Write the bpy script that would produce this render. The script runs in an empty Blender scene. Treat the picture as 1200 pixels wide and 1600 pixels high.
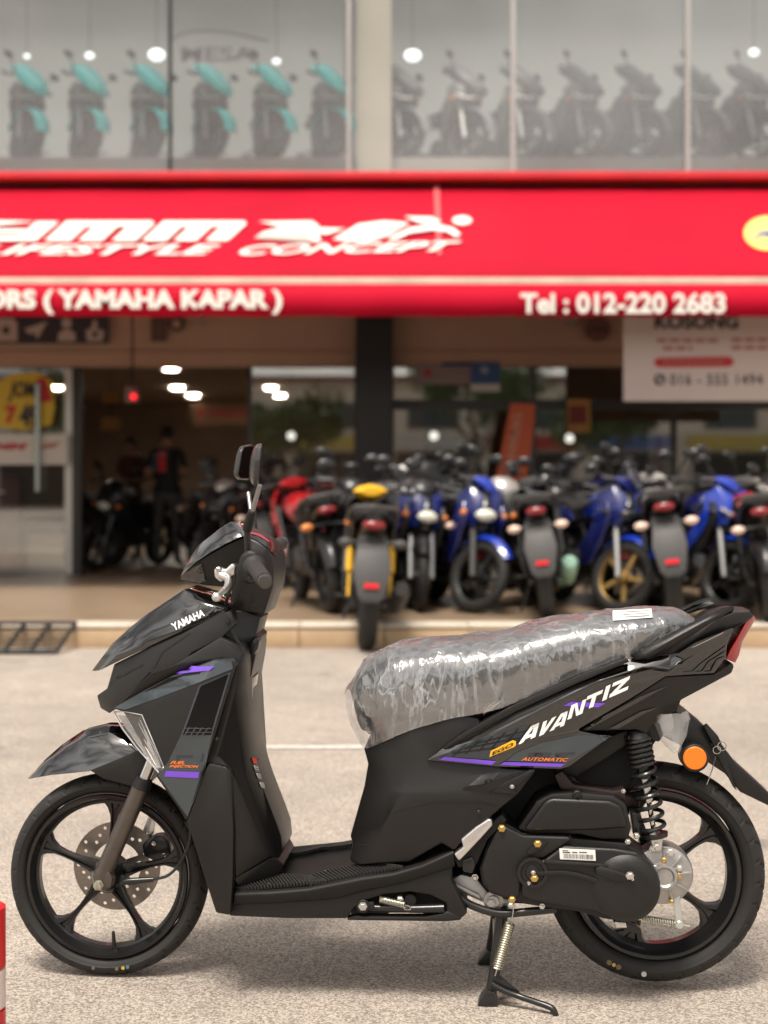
import bpy, bmesh, math, random
from mathutils import Vector, Matrix, noise
from mathutils.bvhtree import BVHTree
from mathutils.geometry import tessellate_polygon
R = math.radians
random.seed(7)
scene = bpy.context.scene
COL = scene.collection

# ------------------------------------------------------------------ camera, sky, sun, exposure
F = 2133.33      # focal length in photo pixels (1200 x 1600)
CAM_H, CAM_D, HOR = 1.14, 3.2, 760.0
cd = bpy.data.cameras.new('camera'); cam = bpy.data.objects.new('camera', cd); COL.objects.link(cam)
cam.location = (0, -CAM_D, CAM_H); cam.rotation_euler = (R(90), 0, 0)
cd.sensor_fit = 'VERTICAL'; cd.sensor_height = 36.0; cd.lens = 36.0 * F / 1600.0
cd.shift_y = -(800 - HOR) / 1600.0
cd.clip_start = .05; cd.clip_end = 2000
cd.dof.use_dof = True; cd.dof.focus_distance = 3.06; cd.dof.aperture_fstop = 2.4
scene.camera = cam

SUN_EL, SUN_AZ = 66.0, 200.0      # azimuth clockwise from +Y: behind the camera, a little to its left
w = bpy.data.worlds.new('World'); scene.world = w; w.use_nodes = True
nt = w.node_tree; bg = nt.nodes['Background']
sky = nt.nodes.new('ShaderNodeTexSky'); sky.sky_type = 'NISHITA'; sky.sun_disc = False
sky.sun_elevation = R(SUN_EL); sky.sun_rotation = R(SUN_AZ); sky.dust_density = 3.0; sky.air_density = 1.0; sky.ozone_density = 1.0
hs = nt.nodes.new('ShaderNodeHueSaturation'); hs.inputs['Saturation'].default_value = .22
wm = nt.nodes.new('ShaderNodeMixRGB'); wm.blend_type = 'MULTIPLY'; wm.inputs[0].default_value = 1
wm.inputs[2].default_value = (1.0, .935, .85, 1)
nt.links.new(sky.outputs[0], hs.inputs['Color']); nt.links.new(hs.outputs[0], wm.inputs[1])
# broken hazy cloud over the whole dome
wtc = nt.nodes.new('ShaderNodeTexCoord'); wmp = nt.nodes.new('ShaderNodeMapping'); wmp.inputs['Scale'].default_value = (1, 1, 2.2); nt.links.new(wtc.outputs['Generated'], wmp.inputs['Vector'])
wn = nt.nodes.new('ShaderNodeTexNoise'); wn.inputs['Scale'].default_value = 2.6; wn.inputs['Detail'].default_value = 7; wn.inputs['Distortion'].default_value = .5; nt.links.new(wmp.outputs[0], wn.inputs['Vector'])
wr = nt.nodes.new('ShaderNodeMapRange'); wr.inputs['From Min'].default_value = .38; wr.inputs['From Max'].default_value = .62; wr.inputs['To Min'].default_value = .55; wr.inputs['To Max'].default_value = 1.7; nt.links.new(wn.outputs['Fac'], wr.inputs['Value'])
wv = nt.nodes.new('ShaderNodeVectorMath'); wv.operation = 'SCALE'; nt.links.new(wm.outputs[0], wv.inputs[0]); nt.links.new(wr.outputs[0], wv.inputs['Scale'])
nt.links.new(wv.outputs[0], bg.inputs['Color']); bg.inputs['Strength'].default_value = .105
sl = bpy.data.lights.new('sun', 'SUN'); so = bpy.data.objects.new('sun', sl); COL.objects.link(so)
sl.energy = 2.0; sl.angle = R(16); sl.color = (1, .93, .84)
az, el = R(SUN_AZ), R(SUN_EL)
to_sun = Vector((math.sin(az) * math.cos(el), math.cos(az) * math.cos(el), math.sin(el)))
so.rotation_euler = to_sun.to_track_quat('Z', 'Y').to_euler(); so.location = to_sun * 60
vs = scene.view_settings; vs.view_transform = 'Standard'; vs.look = 'None'; vs.exposure = 1.0; vs.gamma = 1; vs.use_curve_mapping = False
scene.cycles.max_bounces = 8; scene.cycles.transparent_max_bounces = 12; scene.cycles.caustics_reflective = False; scene.cycles.caustics_refractive = False

# ------------------------------------------------------------------ materials
MATS = {}
def mat(name, col=(.5, .5, .5), rough=.5, metal=0, coat=0, emit=None, es=0, alpha=1, spec=.5, noise_amt=0, nscale=40, bump=0, bscale=200, trans=0, ior=1.45):
    if name in MATS: return MATS[name]
    m = bpy.data.materials.new(name); m.use_nodes = True; t = m.node_tree; b = t.nodes['Principled BSDF']
    b.inputs['Base Color'].default_value = (*col, 1); b.inputs['Roughness'].default_value = rough
    b.inputs['Metallic'].default_value = metal; b.inputs['Coat Weight'].default_value = coat; b.inputs['Coat Roughness'].default_value = .04
    b.inputs['Alpha'].default_value = alpha; b.inputs['Specular IOR Level'].default_value = spec
    b.inputs['Transmission Weight'].default_value = trans; b.inputs['IOR'].default_value = ior
    if emit: b.inputs['Emission Color'].default_value = (*emit, 1); b.inputs['Emission Strength'].default_value = es
    tc = None
    if noise_amt or bump:
        tc = t.nodes.new('ShaderNodeTexCoord')
    if noise_amt:
        n = t.nodes.new('ShaderNodeTexNoise'); n.inputs['Scale'].default_value = nscale; n.inputs['Detail'].default_value = 6
        t.links.new(tc.outputs['Object'], n.inputs['Vector'])
        r = t.nodes.new('ShaderNodeMapRange'); r.inputs['From Min'].default_value = .3; r.inputs['From Max'].default_value = .7
        r.inputs['To Min'].default_value = 1 - noise_amt; r.inputs['To Max'].default_value = 1 + noise_amt
        t.links.new(n.outputs['Fac'], r.inputs['Value'])
        v = t.nodes.new('ShaderNodeVectorMath'); v.operation = 'SCALE'; v.inputs[0].default_value = col
        t.links.new(r.outputs[0], v.inputs['Scale']); t.links.new(v.outputs[0], b.inputs['Base Color'])
        r2 = t.nodes.new('ShaderNodeMapRange'); r2.inputs['To Min'].default_value = max(.02, rough - .12 * noise_amt * 4); r2.inputs['To Max'].default_value = min(1, rough + .12 * noise_amt * 4)
        t.links.new(n.outputs['Fac'], r2.inputs['Value']); t.links.new(r2.outputs[0], b.inputs['Roughness'])
    if bump:
        n = t.nodes.new('ShaderNodeTexNoise'); n.inputs['Scale'].default_value = bscale; n.inputs['Detail'].default_value = 3
        t.links.new(tc.outputs['Object'], n.inputs['Vector'])
        bn = t.nodes.new('ShaderNodeBump'); bn.inputs['Strength'].default_value = bump; bn.inputs['Distance'].default_value = .002
        t.links.new(n.outputs['Fac'], bn.inputs['Height']); t.links.new(bn.outputs[0], b.inputs['Normal'])
    MATS[name] = m; return m

def C(r, g, b):            # sRGB 0-255 to linear
    f = lambda c: (c / 255 / 12.92) if c <= 10 else ((c / 255 + .055) / 1.055) ** 2.4
    return (f(r), f(g), f(b))

# ------------------------------------------------------------------ mesh helpers
def put(name, me, m=None, parent=None, smooth=38, **props):
    o = bpy.data.objects.new(name, me); COL.objects.link(o)
    if m is not None: me.materials.append(m)
    if smooth and len(me.polygons):
        me.polygons.foreach_set('use_smooth', [True] * len(me.polygons)); me.set_sharp_from_angle(angle=R(smooth))
    if parent: o.parent = parent
    for k, v in props.items(): o[k] = v
    return o
def tag(o, label, cat, group=None):
    o['label'] = label; o['category'] = cat
    if group: o['group'] = group
    return o
def thing(name, label, cat, loc=(0, 0, 0), rz=0, group=None):
    o = bpy.data.objects.new(name, None); COL.objects.link(o); o.location = loc; o.rotation_euler = (0, 0, rz); o.empty_display_size = .2
    return tag(o, label, cat, group)
def finish(bm, name, bevel=0, seg=2, ang=25, sub=0):
    bmesh.ops.remove_doubles(bm, verts=bm.verts, dist=1e-5)
    bmesh.ops.dissolve_degenerate(bm, edges=bm.edges, dist=1e-6)
    bmesh.ops.recalc_face_normals(bm, faces=bm.faces)
    if bevel:
        es = [e for e in bm.edges if len(e.link_faces) == 2 and e.calc_face_angle(0) > R(ang)]
        if es: bmesh.ops.bevel(bm, geom=es, offset=bevel, segments=seg, affect='EDGES', profile=.5, clamp_overlap=True)
    me = bpy.data.meshes.new(name); bm.to_mesh(me); bm.free()
    if sub: me = subsurf(me, sub)
    return me
def subsurf(me, lv, crease=None):
    o = bpy.data.objects.new('tmp', me); COL.objects.link(o)
    s = o.modifiers.new('s', 'SUBSURF'); s.levels = lv; s.render_levels = lv
    dg = bpy.context.evaluated_depsgraph_get(); m2 = bpy.data.meshes.new_from_object(o.evaluated_get(dg), depsgraph=dg)
    bpy.data.objects.remove(o); return m2
def raw(verts, faces, name='m', bevel=0, seg=2, ang=25, sub=0):
    bm = bmesh.new(); vs_ = [bm.verts.new(v) for v in verts]
    for f in faces:
        try: bm.faces.new([vs_[i] for i in f])
        except ValueError: pass
    return finish(bm, name, bevel, seg, ang, sub)
def bm_box(bm, c, s, rot=None):
    r = bmesh.ops.create_cube(bm, size=1); vs_ = r['verts']
    bmesh.ops.scale(bm, vec=Vector(s), verts=vs_)
    if rot is not None: bmesh.ops.rotate(bm, cent=(0, 0, 0), matrix=rot, verts=vs_)
    bmesh.ops.translate(bm, vec=Vector(c), verts=vs_); return vs_
def box(name, c, s, m, parent=None, bevel=0, rot=None, **kw):
    bm = bmesh.new(); bm_box(bm, c, s, rot); return put(name, finish(bm, name, bevel, 2), m, parent, **kw)
def catmull(pts, n=6):
    pts = [Vector(p) for p in pts]
    if len(pts) < 3 or n <= 1: return pts
    out = []; q = [2 * pts[0] - pts[1]] + pts + [2 * pts[-1] - pts[-2]]
    for i in range(1, len(q) - 2):
        a, b, c, d = q[i - 1:i + 3]
        for k in range(n):
            t = k / n; out.append(.5 * ((2 * b) + (c - a) * t + (2 * a - 5 * b + 4 * c - d) * t * t + (3 * b - a - 3 * c + d) * t ** 3))
    return out + [pts[-1]]
def bm_tube(bm, pts, rad, n=10, cap=True):
    pts = [Vector(p) for p in pts]; k = len(pts)
    rads = rad if isinstance(rad, (list, tuple)) else [rad] * k
    up = Vector((0, 0, 1)); d0 = (pts[1] - pts[0]).normalized()
    if abs(d0.dot(up)) > .9: up = Vector((1, 0, 0))
    nrm = (up - d0 * up.dot(d0)).normalized(); rings = []
    for i, p in enumerate(pts):
        d = ((pts[min(i + 1, k - 1)] - pts[max(i - 1, 0)])).normalized()
        nrm = (nrm - d * nrm.dot(d)).normalized(); bi = d.cross(nrm)
        rings.append([bm.verts.new(p + (nrm * math.cos(2 * math.pi * j / n) + bi * math.sin(2 * math.pi * j / n)) * rads[i]) for j in range(n)])
    for a, b in zip(rings, rings[1:]):
        for j in range(n): bm.faces.new((a[j], a[(j + 1) % n], b[(j + 1) % n], b[j]))
    if cap: bm.faces.new(rings[0][::-1]); bm.faces.new(rings[-1])
def tube(name, pts, rad, m, parent=None, n=10, cm=1, **kw):
    bm = bmesh.new()
    if cm > 1:
        k = len(pts); p2 = catmull(pts, cm)
        if isinstance(rad, (list, tuple)):
            rr = []
            for i in range(len(p2)):
                t = i / (len(p2) - 1) * (k - 1); a = min(int(t), k - 2); rr.append(rad[a] + (rad[a + 1] - rad[a]) * (t - a))
            rad = rr
        pts = p2
    bm_tube(bm, pts, rad, n); return put(name, finish(bm, name), m, parent, **kw)
def coil_pts(a, b, r, turns, per=12, r2=None, ends=1):
    a, b = Vector(a), Vector(b); d = b - a; z = d.normalized(); x = z.orthogonal().normalized(); y = z.cross(x)
    n = int(turns * per); return [a + d * (i / n) + (x * math.cos(2 * math.pi * i / per) + y * math.sin(2 * math.pi * i / per)) * r for i in range(n + 1)]
def bm_lathe(bm, prof, n=48, M=None, closed=False):
    # prof: (r, y); revolve about local Y
    rings = []
    for r, y in prof:
        ring = []
        for j in range(n):
            a = 2 * math.pi * j / n; v = Vector((r * math.cos(a), y, r * math.sin(a)))
            ring.append(bm.verts.new(M @ v if M else v))
        rings.append(ring)
    k = len(rings)
    for i in range(k if closed else k - 1):
        a, b = rings[i], rings[(i + 1) % k]
        for j in range(n):
            try: bm.faces.new((a[j], a[(j + 1) % n], b[(j + 1) % n], b[j]))
            except ValueError: pass
    if not closed:
        for rg in (rings[0], rings[-1]):
            try: bm.faces.new(rg)
            except ValueError: pass
def lathe(name, prof, m, parent=None, n=48, loc=(0, 0, 0), rot=None, closed=False, **kw):
    bm = bmesh.new(); bm_lathe(bm, prof, n, None, closed); o = put(name, finish(bm, name), m, parent, **kw)
    o.location = loc
    if rot: o.rotation_euler = rot
    return o
def extrude_poly(pts3, off, name, bevel=0, seg=2, ang=25):
    # pts3: list of 3-D points of a near-planar outline, off: vector
    bm = bmesh.new(); a = [bm.verts.new(p) for p in pts3]; b = [bm.verts.new(Vector(p) + off) for p in pts3]
    n = len(a)
    bm.faces.new(a); bm.faces.new(b[::-1])
    for i in range(n): bm.faces.new((a[i], b[i], b[(i + 1) % n], a[(i + 1) % n]))
    return finish(bm, name, bevel, seg, ang)
def text2d(s, bold=0.0, shear=0.0, space=1.0, fine=0):
    cu = bpy.data.curves.new('txt', 'FONT'); cu.body = s; cu.offset = bold; cu.shear = shear; cu.space_character = space; cu.resolution_u = 4
    o = bpy.data.objects.new('txt', cu); COL.objects.link(o); dg = bpy.context.evaluated_depsgraph_get()
    me = o.evaluated_get(dg).to_mesh(); V = [(v.co.x, v.co.y) for v in me.vertices]; Fc = [tuple(p.vertices) for p in me.polygons]
    bpy.data.objects.remove(o); bpy.data.curves.remove(cu)
    x0 = min(v[0] for v in V); x1 = max(v[0] for v in V); y0 = min(v[1] for v in V); y1 = max(v[1] for v in V)
    V = [((x - x0) / (x1 - x0), (y - y0) / (y1 - y0)) for x, y in V]
    if fine:          # cut long triangles so that draped letters follow a curved panel
        bm = bmesh.new(); vs_ = [bm.verts.new((x * fine, y, 0)) for x, y in V]
        for f in Fc:
            try: bm.faces.new([vs_[i] for i in f])
            except ValueError: pass
        for _ in range(4):
            es = [e for e in bm.edges if e.calc_length() > .3]
            if not es: break
            bmesh.ops.subdivide_edges(bm, edges=es, cuts=1); bmesh.ops.triangulate(bm, faces=bm.faces)
        bm.verts.index_update(); V = [(v.co.x / fine, v.co.y) for v in bm.verts]; Fc = [tuple(v.index for v in f.verts) for f in bm.faces]; bm.free()
    return V, Fc
def P(px, py, d):     # photo pixel + distance from the camera plane -> world point
    return Vector(((px - 600) / F * d, d - CAM_D, CAM_H - (py - HOR) / F * d))
# ------------------------------------------------------------------ the scooter (local frame: x to its rear, -y towards the camera side)
YAW = -math.atan(.0706)
SC = thing('scooter', 'matte black step-through scooter on its centre stand, seat still wrapped in clear plastic', 'scooter', (0, -.045, 0), YAW)
M_L2W = Matrix.Translation((0, -.045, 0)) @ Matrix.Rotation(YAW, 4, 'Z'); M_W2L = M_L2W.inverted()
CAML = M_W2L @ Vector((0, -CAM_D, CAM_H))
def ray_dir(px, py): return (M_W2L.to_3x3() @ Vector(((px - 600) / F, 1, -(py - HOR) / F))).normalized()
def S(px, py, w_=0.0):
    d = ray_dir(px, py); t = (w_ - CAML.y) / d.y; return CAML + d * t

matte = mat('matte_black_plastic', (.0095, .0089, .0087), .33, noise_amt=.10, nscale=6, bump=.25, bscale=900, spec=.5)
matte2 = mat('soft_black_plastic', (.0085, .0078, .0074), .50, noise_amt=.12, nscale=8, bump=.3, bscale=700)
gloss = mat('gloss_black_paint', (.003, .003, .0032), .05, coat=1, spec=.9)
slate = mat('slate_grey_graphic', (.033, .044, .052), .16, coat=.8)
slate_d = mat('dark_slate_graphic', (.004, .004, .005), .12, spec=.25)
purple = mat('purple_graphic', C(112, 70, 196), .25, coat=.5)
white_g = mat('white_graphic', (.85, .85, .83), .3, coat=.3)
orange_g = mat('orange_graphic', C(238, 122, 40), .35)
yellow_g = mat('yellow_graphic', C(245, 180, 40), .35)
black_g = mat('black_graphic', (.006, .006, .006), .3)
rubber = mat('tyre_rubber', (.0155, .0143, .0135), .66, noise_amt=.18, nscale=12, bump=.3, bscale=600)
rim_b = mat('satin_black_wheel', (.009, .009, .0095), .26, coat=.3, noise_amt=.06, nscale=10)
blackmetal = mat('black_metal', (.012, .012, .012), .3, coat=.2)
dark = mat('black_recess', (.006, .006, .006), .7)
forkm = mat('bronze_grey_fork', (.115, .098, .085), .38, metal=.7, noise_amt=.08, nscale=30)
chrome = mat('polished_steel', (.62, .61, .59), .16, metal=1)
alum = mat('cast_aluminium', (.42, .41, .40), .42, metal=.85, noise_amt=.12, nscale=25, bump=.4, bscale=300)
alu_bright = mat('brushed_aluminium', (.66, .64, .62), .3, metal=.9, noise_amt=.06, nscale=60)
steel = mat('brake_disc_steel', (.30, .27, .24), .34, metal=.8, noise_amt=.08, nscale=40)
gold = mat('zinc_gold_bolt', (.62, .42, .14), .28, metal=1)
zinc = mat('zinc_spring', (.55, .54, .44), .3, metal=.9)
lens = mat('clear_lens', (.75, .76, .77), .05, coat=1, alpha=.14, spec=1)
reflector_in = mat('chrome_bowl', (.55, .55, .56), .25, metal=.9)
amber = mat('amber_reflector', C(250, 120, 10), .22, coat=.6, emit=None, bump=.6, bscale=500)
redlens = mat('red_tail_lens', (.34, .006, .012), .16, coat=1, bump=.5, bscale=220)
seatm = mat('black_seat_vinyl', (.03, .03, .032), .45, bump=.4, bscale=500)
paper = mat('paper_label', (.75, .74, .70), .7)
mirrorg = mat('mirror_glass', (.05, .05, .055), .05, metal=1)

BV = []       # (verts, faces) of every scooter surface a graphic can lie on
def reg(o):
    me = o.data; me.calc_loop_triangles(); BV.append(BVHTree.FromPolygons([v.co.copy() for v in me.vertices], [tuple(t_.vertices) for t_ in me.loop_triangles])); return o
def hit(px, py):
    d = ray_dir(px, py); best = None
    for b in BV:
        h = b.ray_cast(CAML, d)
        if h[0] is not None and (best is None or h[3] < best[2]): best = (h[0], h[1], h[3])
    return best, d
def on(px, py, off=.0015, fallback=-.16):
    best, d = hit(px, py)
    if best is None: return S(px, py, fallback)
    n = best[1]
    if n.dot(d) > 0: n = -n
    return best[0] + n * off
def cage(name, V, Fc, m, parent=SC, mirror=True, bevel=.004, seg=2, sub=0, smooth=38, close=True, register=True, **kw):
    verts = [S(*v) for v in V]; n = len(verts); faces = [list(f) for f in Fc]
    if mirror:
        from collections import Counter
        ec = Counter(); od = {}
        for f in Fc:
            for i in range(len(f)):
                a, b = f[i], f[(i + 1) % len(f)]; k = (min(a, b), max(a, b)); ec[k] += 1; od[k] = (a, b)
        verts += [Vector((v.x, -v.y, v.z)) for v in verts]
        faces += [[i + n for i in f][::-1] for f in Fc]
        if close:
            for k, c in ec.items():
                if c == 1:
                    a, b = od[k]
                    if abs(V[a][2]) < 1e-6 and abs(V[b][2]) < 1e-6: continue
                    faces.append([b, a, a + n, b + n])
    # collapse duplicated indices on the centre plane happens in remove_doubles
    me = raw(verts, faces, name, bevel, seg, 25, sub); o = put(name, me, m, parent, smooth, **kw)
    if register: reg(o)
    return o
def strip(rows):
    # rows: equal-length lists of (px,py,w) -> V, F
    k = len(rows[0]); V = [p for r in rows for p in r]; Fc = []
    for i in range(len(rows) - 1):
        for j in range(k - 1): Fc.append((i * k + j, i * k + j + 1, (i + 1) * k + j + 1, (i + 1) * k + j))
    return V, Fc
def ext(name, pts, w0, w1, m, parent=SC, bevel=.003, seg=2, both=False, register=True, **kw):
    # outline in photo pixels lying at lateral offset w0, thickened inwards to w1
    def mk(sgn, nm):
        p3 = [S(x, y, w0) for x, y in pts]
        if sgn < 0: p3 = [Vector((p.x, -p.y, p.z)) for p in p3]
        me = extrude_poly(p3, Vector((0, (w1 - w0) * sgn, 0)), nm, bevel, seg); o = put(nm, me, m, parent, **kw)
        if register: reg(o)
        return o
    o = mk(1, name)
    if both: mk(-1, name)
    return o
def drape(name, pts, m, parent=SC, off=.0015, step=10):
    bm = bmesh.new(); vs_ = [bm.verts.new((x, y, 0)) for x, y in pts]; bm.faces.new(vs_)
    bmesh.ops.triangulate(bm, faces=bm.faces)
    for _ in range(6):
        es = [e for e in bm.edges if e.calc_length() > step]
        if not es: break
        bmesh.ops.subdivide_edges(bm, edges=es, cuts=1, use_grid_fill=False); bmesh.ops.triangulate(bm, faces=bm.faces)
    for v in bm.verts: v.co = on(v.co.x, v.co.y, off)
    return put(name, finish(bm, name), m, parent)
def drape_text(name, s, quad, m, parent=SC, off=.002, bold=.02, shear=0, space=1):
    # quad: pixel corners bl, br, tr, tl
    V, Fc = text2d(s, bold, shear, space, fine=len(s) * .8); bl, br, tr, tl = [Vector((*q, 0)) for q in quad]
    pts = []
    for u, v in V:
        p = (bl * (1 - u) + br * u) * (1 - v) + (tl * (1 - u) + tr * u) * v; pts.append(on(p.x, p.y, off))
    return put(name, raw(pts, Fc, name), m, parent)
def bolt(px, py, w_, r, m, parent=SC, h=.006, name='bolt', hexa=True):
    c = S(px, py, w_); o = lathe(name, [(r * 1.35, 0), (r * 1.35, -.0015), (r, -.0016), (r, -h), (r * .75, -h - .001)], m, parent, n=6 if hexa else 16, loc=c, smooth=20); return o
def cyl(name, px, py, w0, w1, r, m, parent=SC, n=32, bev=.002, register=False):
    c = S(px, py, w0); L = w1 - w0
    o = lathe(name, [(r - bev, 0), (r, bev), (r, L - bev), (r - bev, L)], m, parent, n=n, loc=c); return o

# ---- wheels
def tyre_mesh(Ro, Ri, hw, pitch=30, na=480, nc=34):
    rc = (Ro + Ri) / 2; h = (Ro - Ri) / 2; V = []; Fc = []
    for i in range(na):
        th = 2 * math.pi * i / na
        for j in range(nc):
            a = R(-142 + 284 * j / (nc - 1)); y = hw * math.sin(a) * (1 if abs(a) < 1.7 else .96); r = rc + h * math.cos(a)
            d = 0
            if abs(a) < 1.45:
                k = (th * pitch / (2 * math.pi) - .55 * abs(a) + (.5 if a > 0 else 0)) % 1.0
                k2 = (th * pitch / (2 * math.pi) + .25 * abs(a) + (.5 if a > 0 else 0)) % 1.0
                if k < .15 and .10 < abs(a) < 1.0: d = .005
                elif k2 < .13 and 1.0 <= abs(a) < 1.45: d = .0042
            if 1.55 < abs(a) < 1.62: d = .0012
            if 1.95 < abs(a) < 2.0: d = .001
            V.append(((r - d) * math.cos(th), y, (r - d) * math.sin(th)))
    for i in range(na):
        for j in range(nc - 1):
            b = (i + 1) % na; Fc.append((i * nc + j, i * nc + j + 1, b * nc + j + 1, b * nc + j))
    return raw(V, Fc, 'tyre')
def rim_mesh(ro, ri, hw):
    prof = [(ro, -hw), (ro - .003, -hw - .004), (ro - .010, -hw - .003), (ro - .014, -hw + .006), (ri + .006, -hw + .016), (ri, -hw * .35), (ri, hw * .35), (ri + .006, hw - .016), (ro - .014, hw - .006), (ro - .010, hw + .003), (ro - .003, hw + .004), (ro, hw), (ro - .006, hw * .5), (ro - .006, -hw * .5)]
    bm = bmesh.new(); bm_lathe(bm, prof, 112, closed=True); return finish(bm, 'rim')
def spoke_mesh(r0, r1, hw, wide, flare, curve=0.0):
    # spoke with a raised rib each side, flaring into the rim
    n = 9; V = []; Fc = []
    for i in range(n):
        t = i / (n - 1); r = r0 + (r1 - r0) * t; half = wide * (1.15 - .75 * math.sin(math.pi * min(1, t * .95))) + flare * max(0, t - .72) ** 2 * 9
        c = curve * math.sin(math.pi * t * .5) * r1 * .25; yy = hw * (1 - .35 * t)
        for tz, ty in ((-1, -.35), (-.82, -1), (-.35, -1), (-.2, -.55), (.2, -.55), (.35, -1), (.82, -1), (1, -.35), (1, .35), (.8, 1), (-.8, 1), (-1, .35)):
            V.append((r, yy * ty, c + half * tz))
    k = 12
    for i in range(n - 1):
        for j in range(k): Fc.append((i * k + j, i * k + (j + 1) % k, (i + 1) * k + (j + 1) % k, (i + 1) * k + j))
    Fc.append(tuple(range(k))); Fc.append(tuple(range((n - 1) * k, n * k)))
    return raw(V, Fc, 'spoke')
FW = S(172, 1364, 0); RW = S(1021, 1360, 0)
def wheel(nm, c, Ro, rimo, rimi, hw, rhw, phase, parts, nsp=5, wide=.016, flare=.03, hub_r=.04, curve=.25):
    rm = put(nm, rim_mesh(rimo, rimi, rhw), rim_b, SC); rm.location = c
    ty = put('tyre', tyre_mesh(Ro, rimo - .004, hw), rubber, rm)
    me = spoke_mesh(hub_r * .8, rimi + .004, .016, wide, flare, curve)
    for i in range(nsp):
        s = put('spoke', me, rim_b if i == 0 else None, rm); s.rotation_euler = (0, -R(phase + 360 / nsp * i), 0)
    lathe('hub', [(.012, -.055), (.022, -.054), (.028, -.045), (hub_r, -.026), (hub_r, .026), (.03, .045), (.012, .05)], rim_b, rm, n=40)
    return rm
fw = wheel('front_wheel', FW, .2345, .192, .166, .037, .028, 9, True)
rw = wheel('rear_wheel', RW, .2485, .193, .163, .047, .034, -38, True, wide=.022, flare=.05, hub_r=.05, curve=.1)
# brake disc with drilled holes, far side of the front wheel
def disc_mesh():
    bm = bmesh.new(); n = 120
    holes = []
    for k in range(30):
        a = 2 * math.pi * k / 30; rr = (.094, .083, .074)[k % 3]; holes.append((rr * math.cos(a), rr * math.sin(a), .0044))
    bm_lathe(bm, [(.105, 0), (.105, .004), (.058, .004), (.058, 0)], 120, closed=True)
    me = finish(bm, 'disc'); o = bpy.data.objects.new('t', me); COL.objects.link(o)
    bc = bmesh.new()
    for x, z, r in holes: bm_lathe(bc, [(r, -.01), (r, .015)], 12, Matrix.Translation((x, 0, z)))
    c = bpy.data.objects.new('t2', finish(bc, 'cut')); COL.objects.link(c)
    b = o.modifiers.new('b', 'BOOLEAN'); b.object = c; b.operation = 'DIFFERENCE'; b.solver = 'EXACT'
    dg = bpy.context.evaluated_depsgraph_get(); m2 = bpy.data.meshes.new_from_object(o.evaluated_get(dg), depsgraph=dg)
    bpy.data.objects.remove(o); bpy.data.objects.remove(c); return m2
bd = put('brake_disc', disc_mesh(), steel, fw); bd.location = (0, .060, 0)
for k in range(5):
    a = R(72 * k + 20); box('disc_arm', (.045 * math.cos(a), .061, .045 * math.sin(a)), (.05, .004, .014), steel, fw, rot=Matrix.Rotation(-a, 3, 'Y'))
tube('valve_stem', [(.012, -.010, -.168), (.012, -.012, -.150), (.012, -.016, -.132)], [.005, .0045, .0035], blackmetal, fw, n=10)
# painted balance marks on the tyre walls
def dot(parent, c, ang, r, rad, m, wy, n=14):
    a = R(ang); lathe('paint_dot', [(rad, 0), (rad, -.0012)], m, parent, n=n, loc=(r * math.cos(a), wy, r * math.sin(a)))
for ang, m_ in ((-98, mat('dot_grey', (.10, .10, .095), .6)), (-83, mat('dot_brown', (.14, .11, .06), .6)), (-79, mat('dot_gold', (.5, .34, .08), .5)), (-76, mat('dot_blue', (.08, .16, .2), .5))):
    dot(fw, None, ang, .2125, .0042, m_, -.0368)
for ang, rad, m_ in ((-118, .006, MATS['dot_brown']), (-115, .0042, MATS['dot_gold']), (-112, .006, MATS['dot_brown']), (-97, .006, mat('dot_white', (.5, .5, .48), .6))):
    dot(rw, None, ang, .222, rad, m_, -.0468)
# caliper on the far fork leg, seen through the wheel
cal = ext('brake_caliper', [(221, 1320), (236, 1308), (252, 1305), (262, 1316), (268, 1334), (258, 1344), (240, 1346), (224, 1338)], .045, .085, blackmetal, bevel=.006)
ext('caliper_bracket', [(222, 1300), (233, 1272), (243, 1280), (240, 1302), (232, 1312)], .07, .08, alu_bright, cal)
bolt(240, 1318, .044, .004, chrome, cal); bolt(256, 1336, .044, .004, chrome, cal); bolt(231, 1301, .069, .004, chrome, cal)
# ---- front fork
def fork(w_):
    tube('fork_leg', [S(222, 1226, w_), S(200, 1277, w_), S(158, 1372, w_)], [.0205, .0205, .0205], forkm, SC, n=24)
    tube('fork_tube', [S(262, 1130, w_), S(221, 1228, w_)], .0135, chrome, SC, n=20)
    tube('fork_seal', [S(226, 1216, w_), S(220, 1231, w_)], [.019, .0225], dark, SC, n=20)
    ext('axle_clamp', [(144, 1372), (152, 1356), (170, 1360), (176, 1372), (173, 1388), (160, 1392), (148, 1388)], w_ - .018, w_ + .016, forkm, SC, bevel=.005)
fork(-.078); fork(.092)
tube('axle', [FW + Vector((0, -.105, 0)), FW + Vector((0, .11, 0))], .008, chrome, SC, n=16)
nut = FW + Vector((0, -.097, 0)); lathe('axle_nut', [(.0125, 0), (.0125, -.002), (.0095, -.002), (.0095, -.012), (.006, -.013)], zinc, SC, n=6, loc=nut, smooth=20)
# speed sensor and its cable
tube('speed_sensor', [S(188, 1378, -.066), S(200, 1377, -.066), S(240, 1374, -.064)], [.006, .0085, .0055], blackmetal, SC, n=12, cm=4)
tube('sensor_cable', [S(240, 1374, -.064), S(262, 1368, -.062), S(280, 1350, -.06), S(294, 1322, -.07), S(297, 1300, -.08), S(290, 1284, -.1)], .0035, blackmetal, SC, n=8, cm=6)

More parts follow.
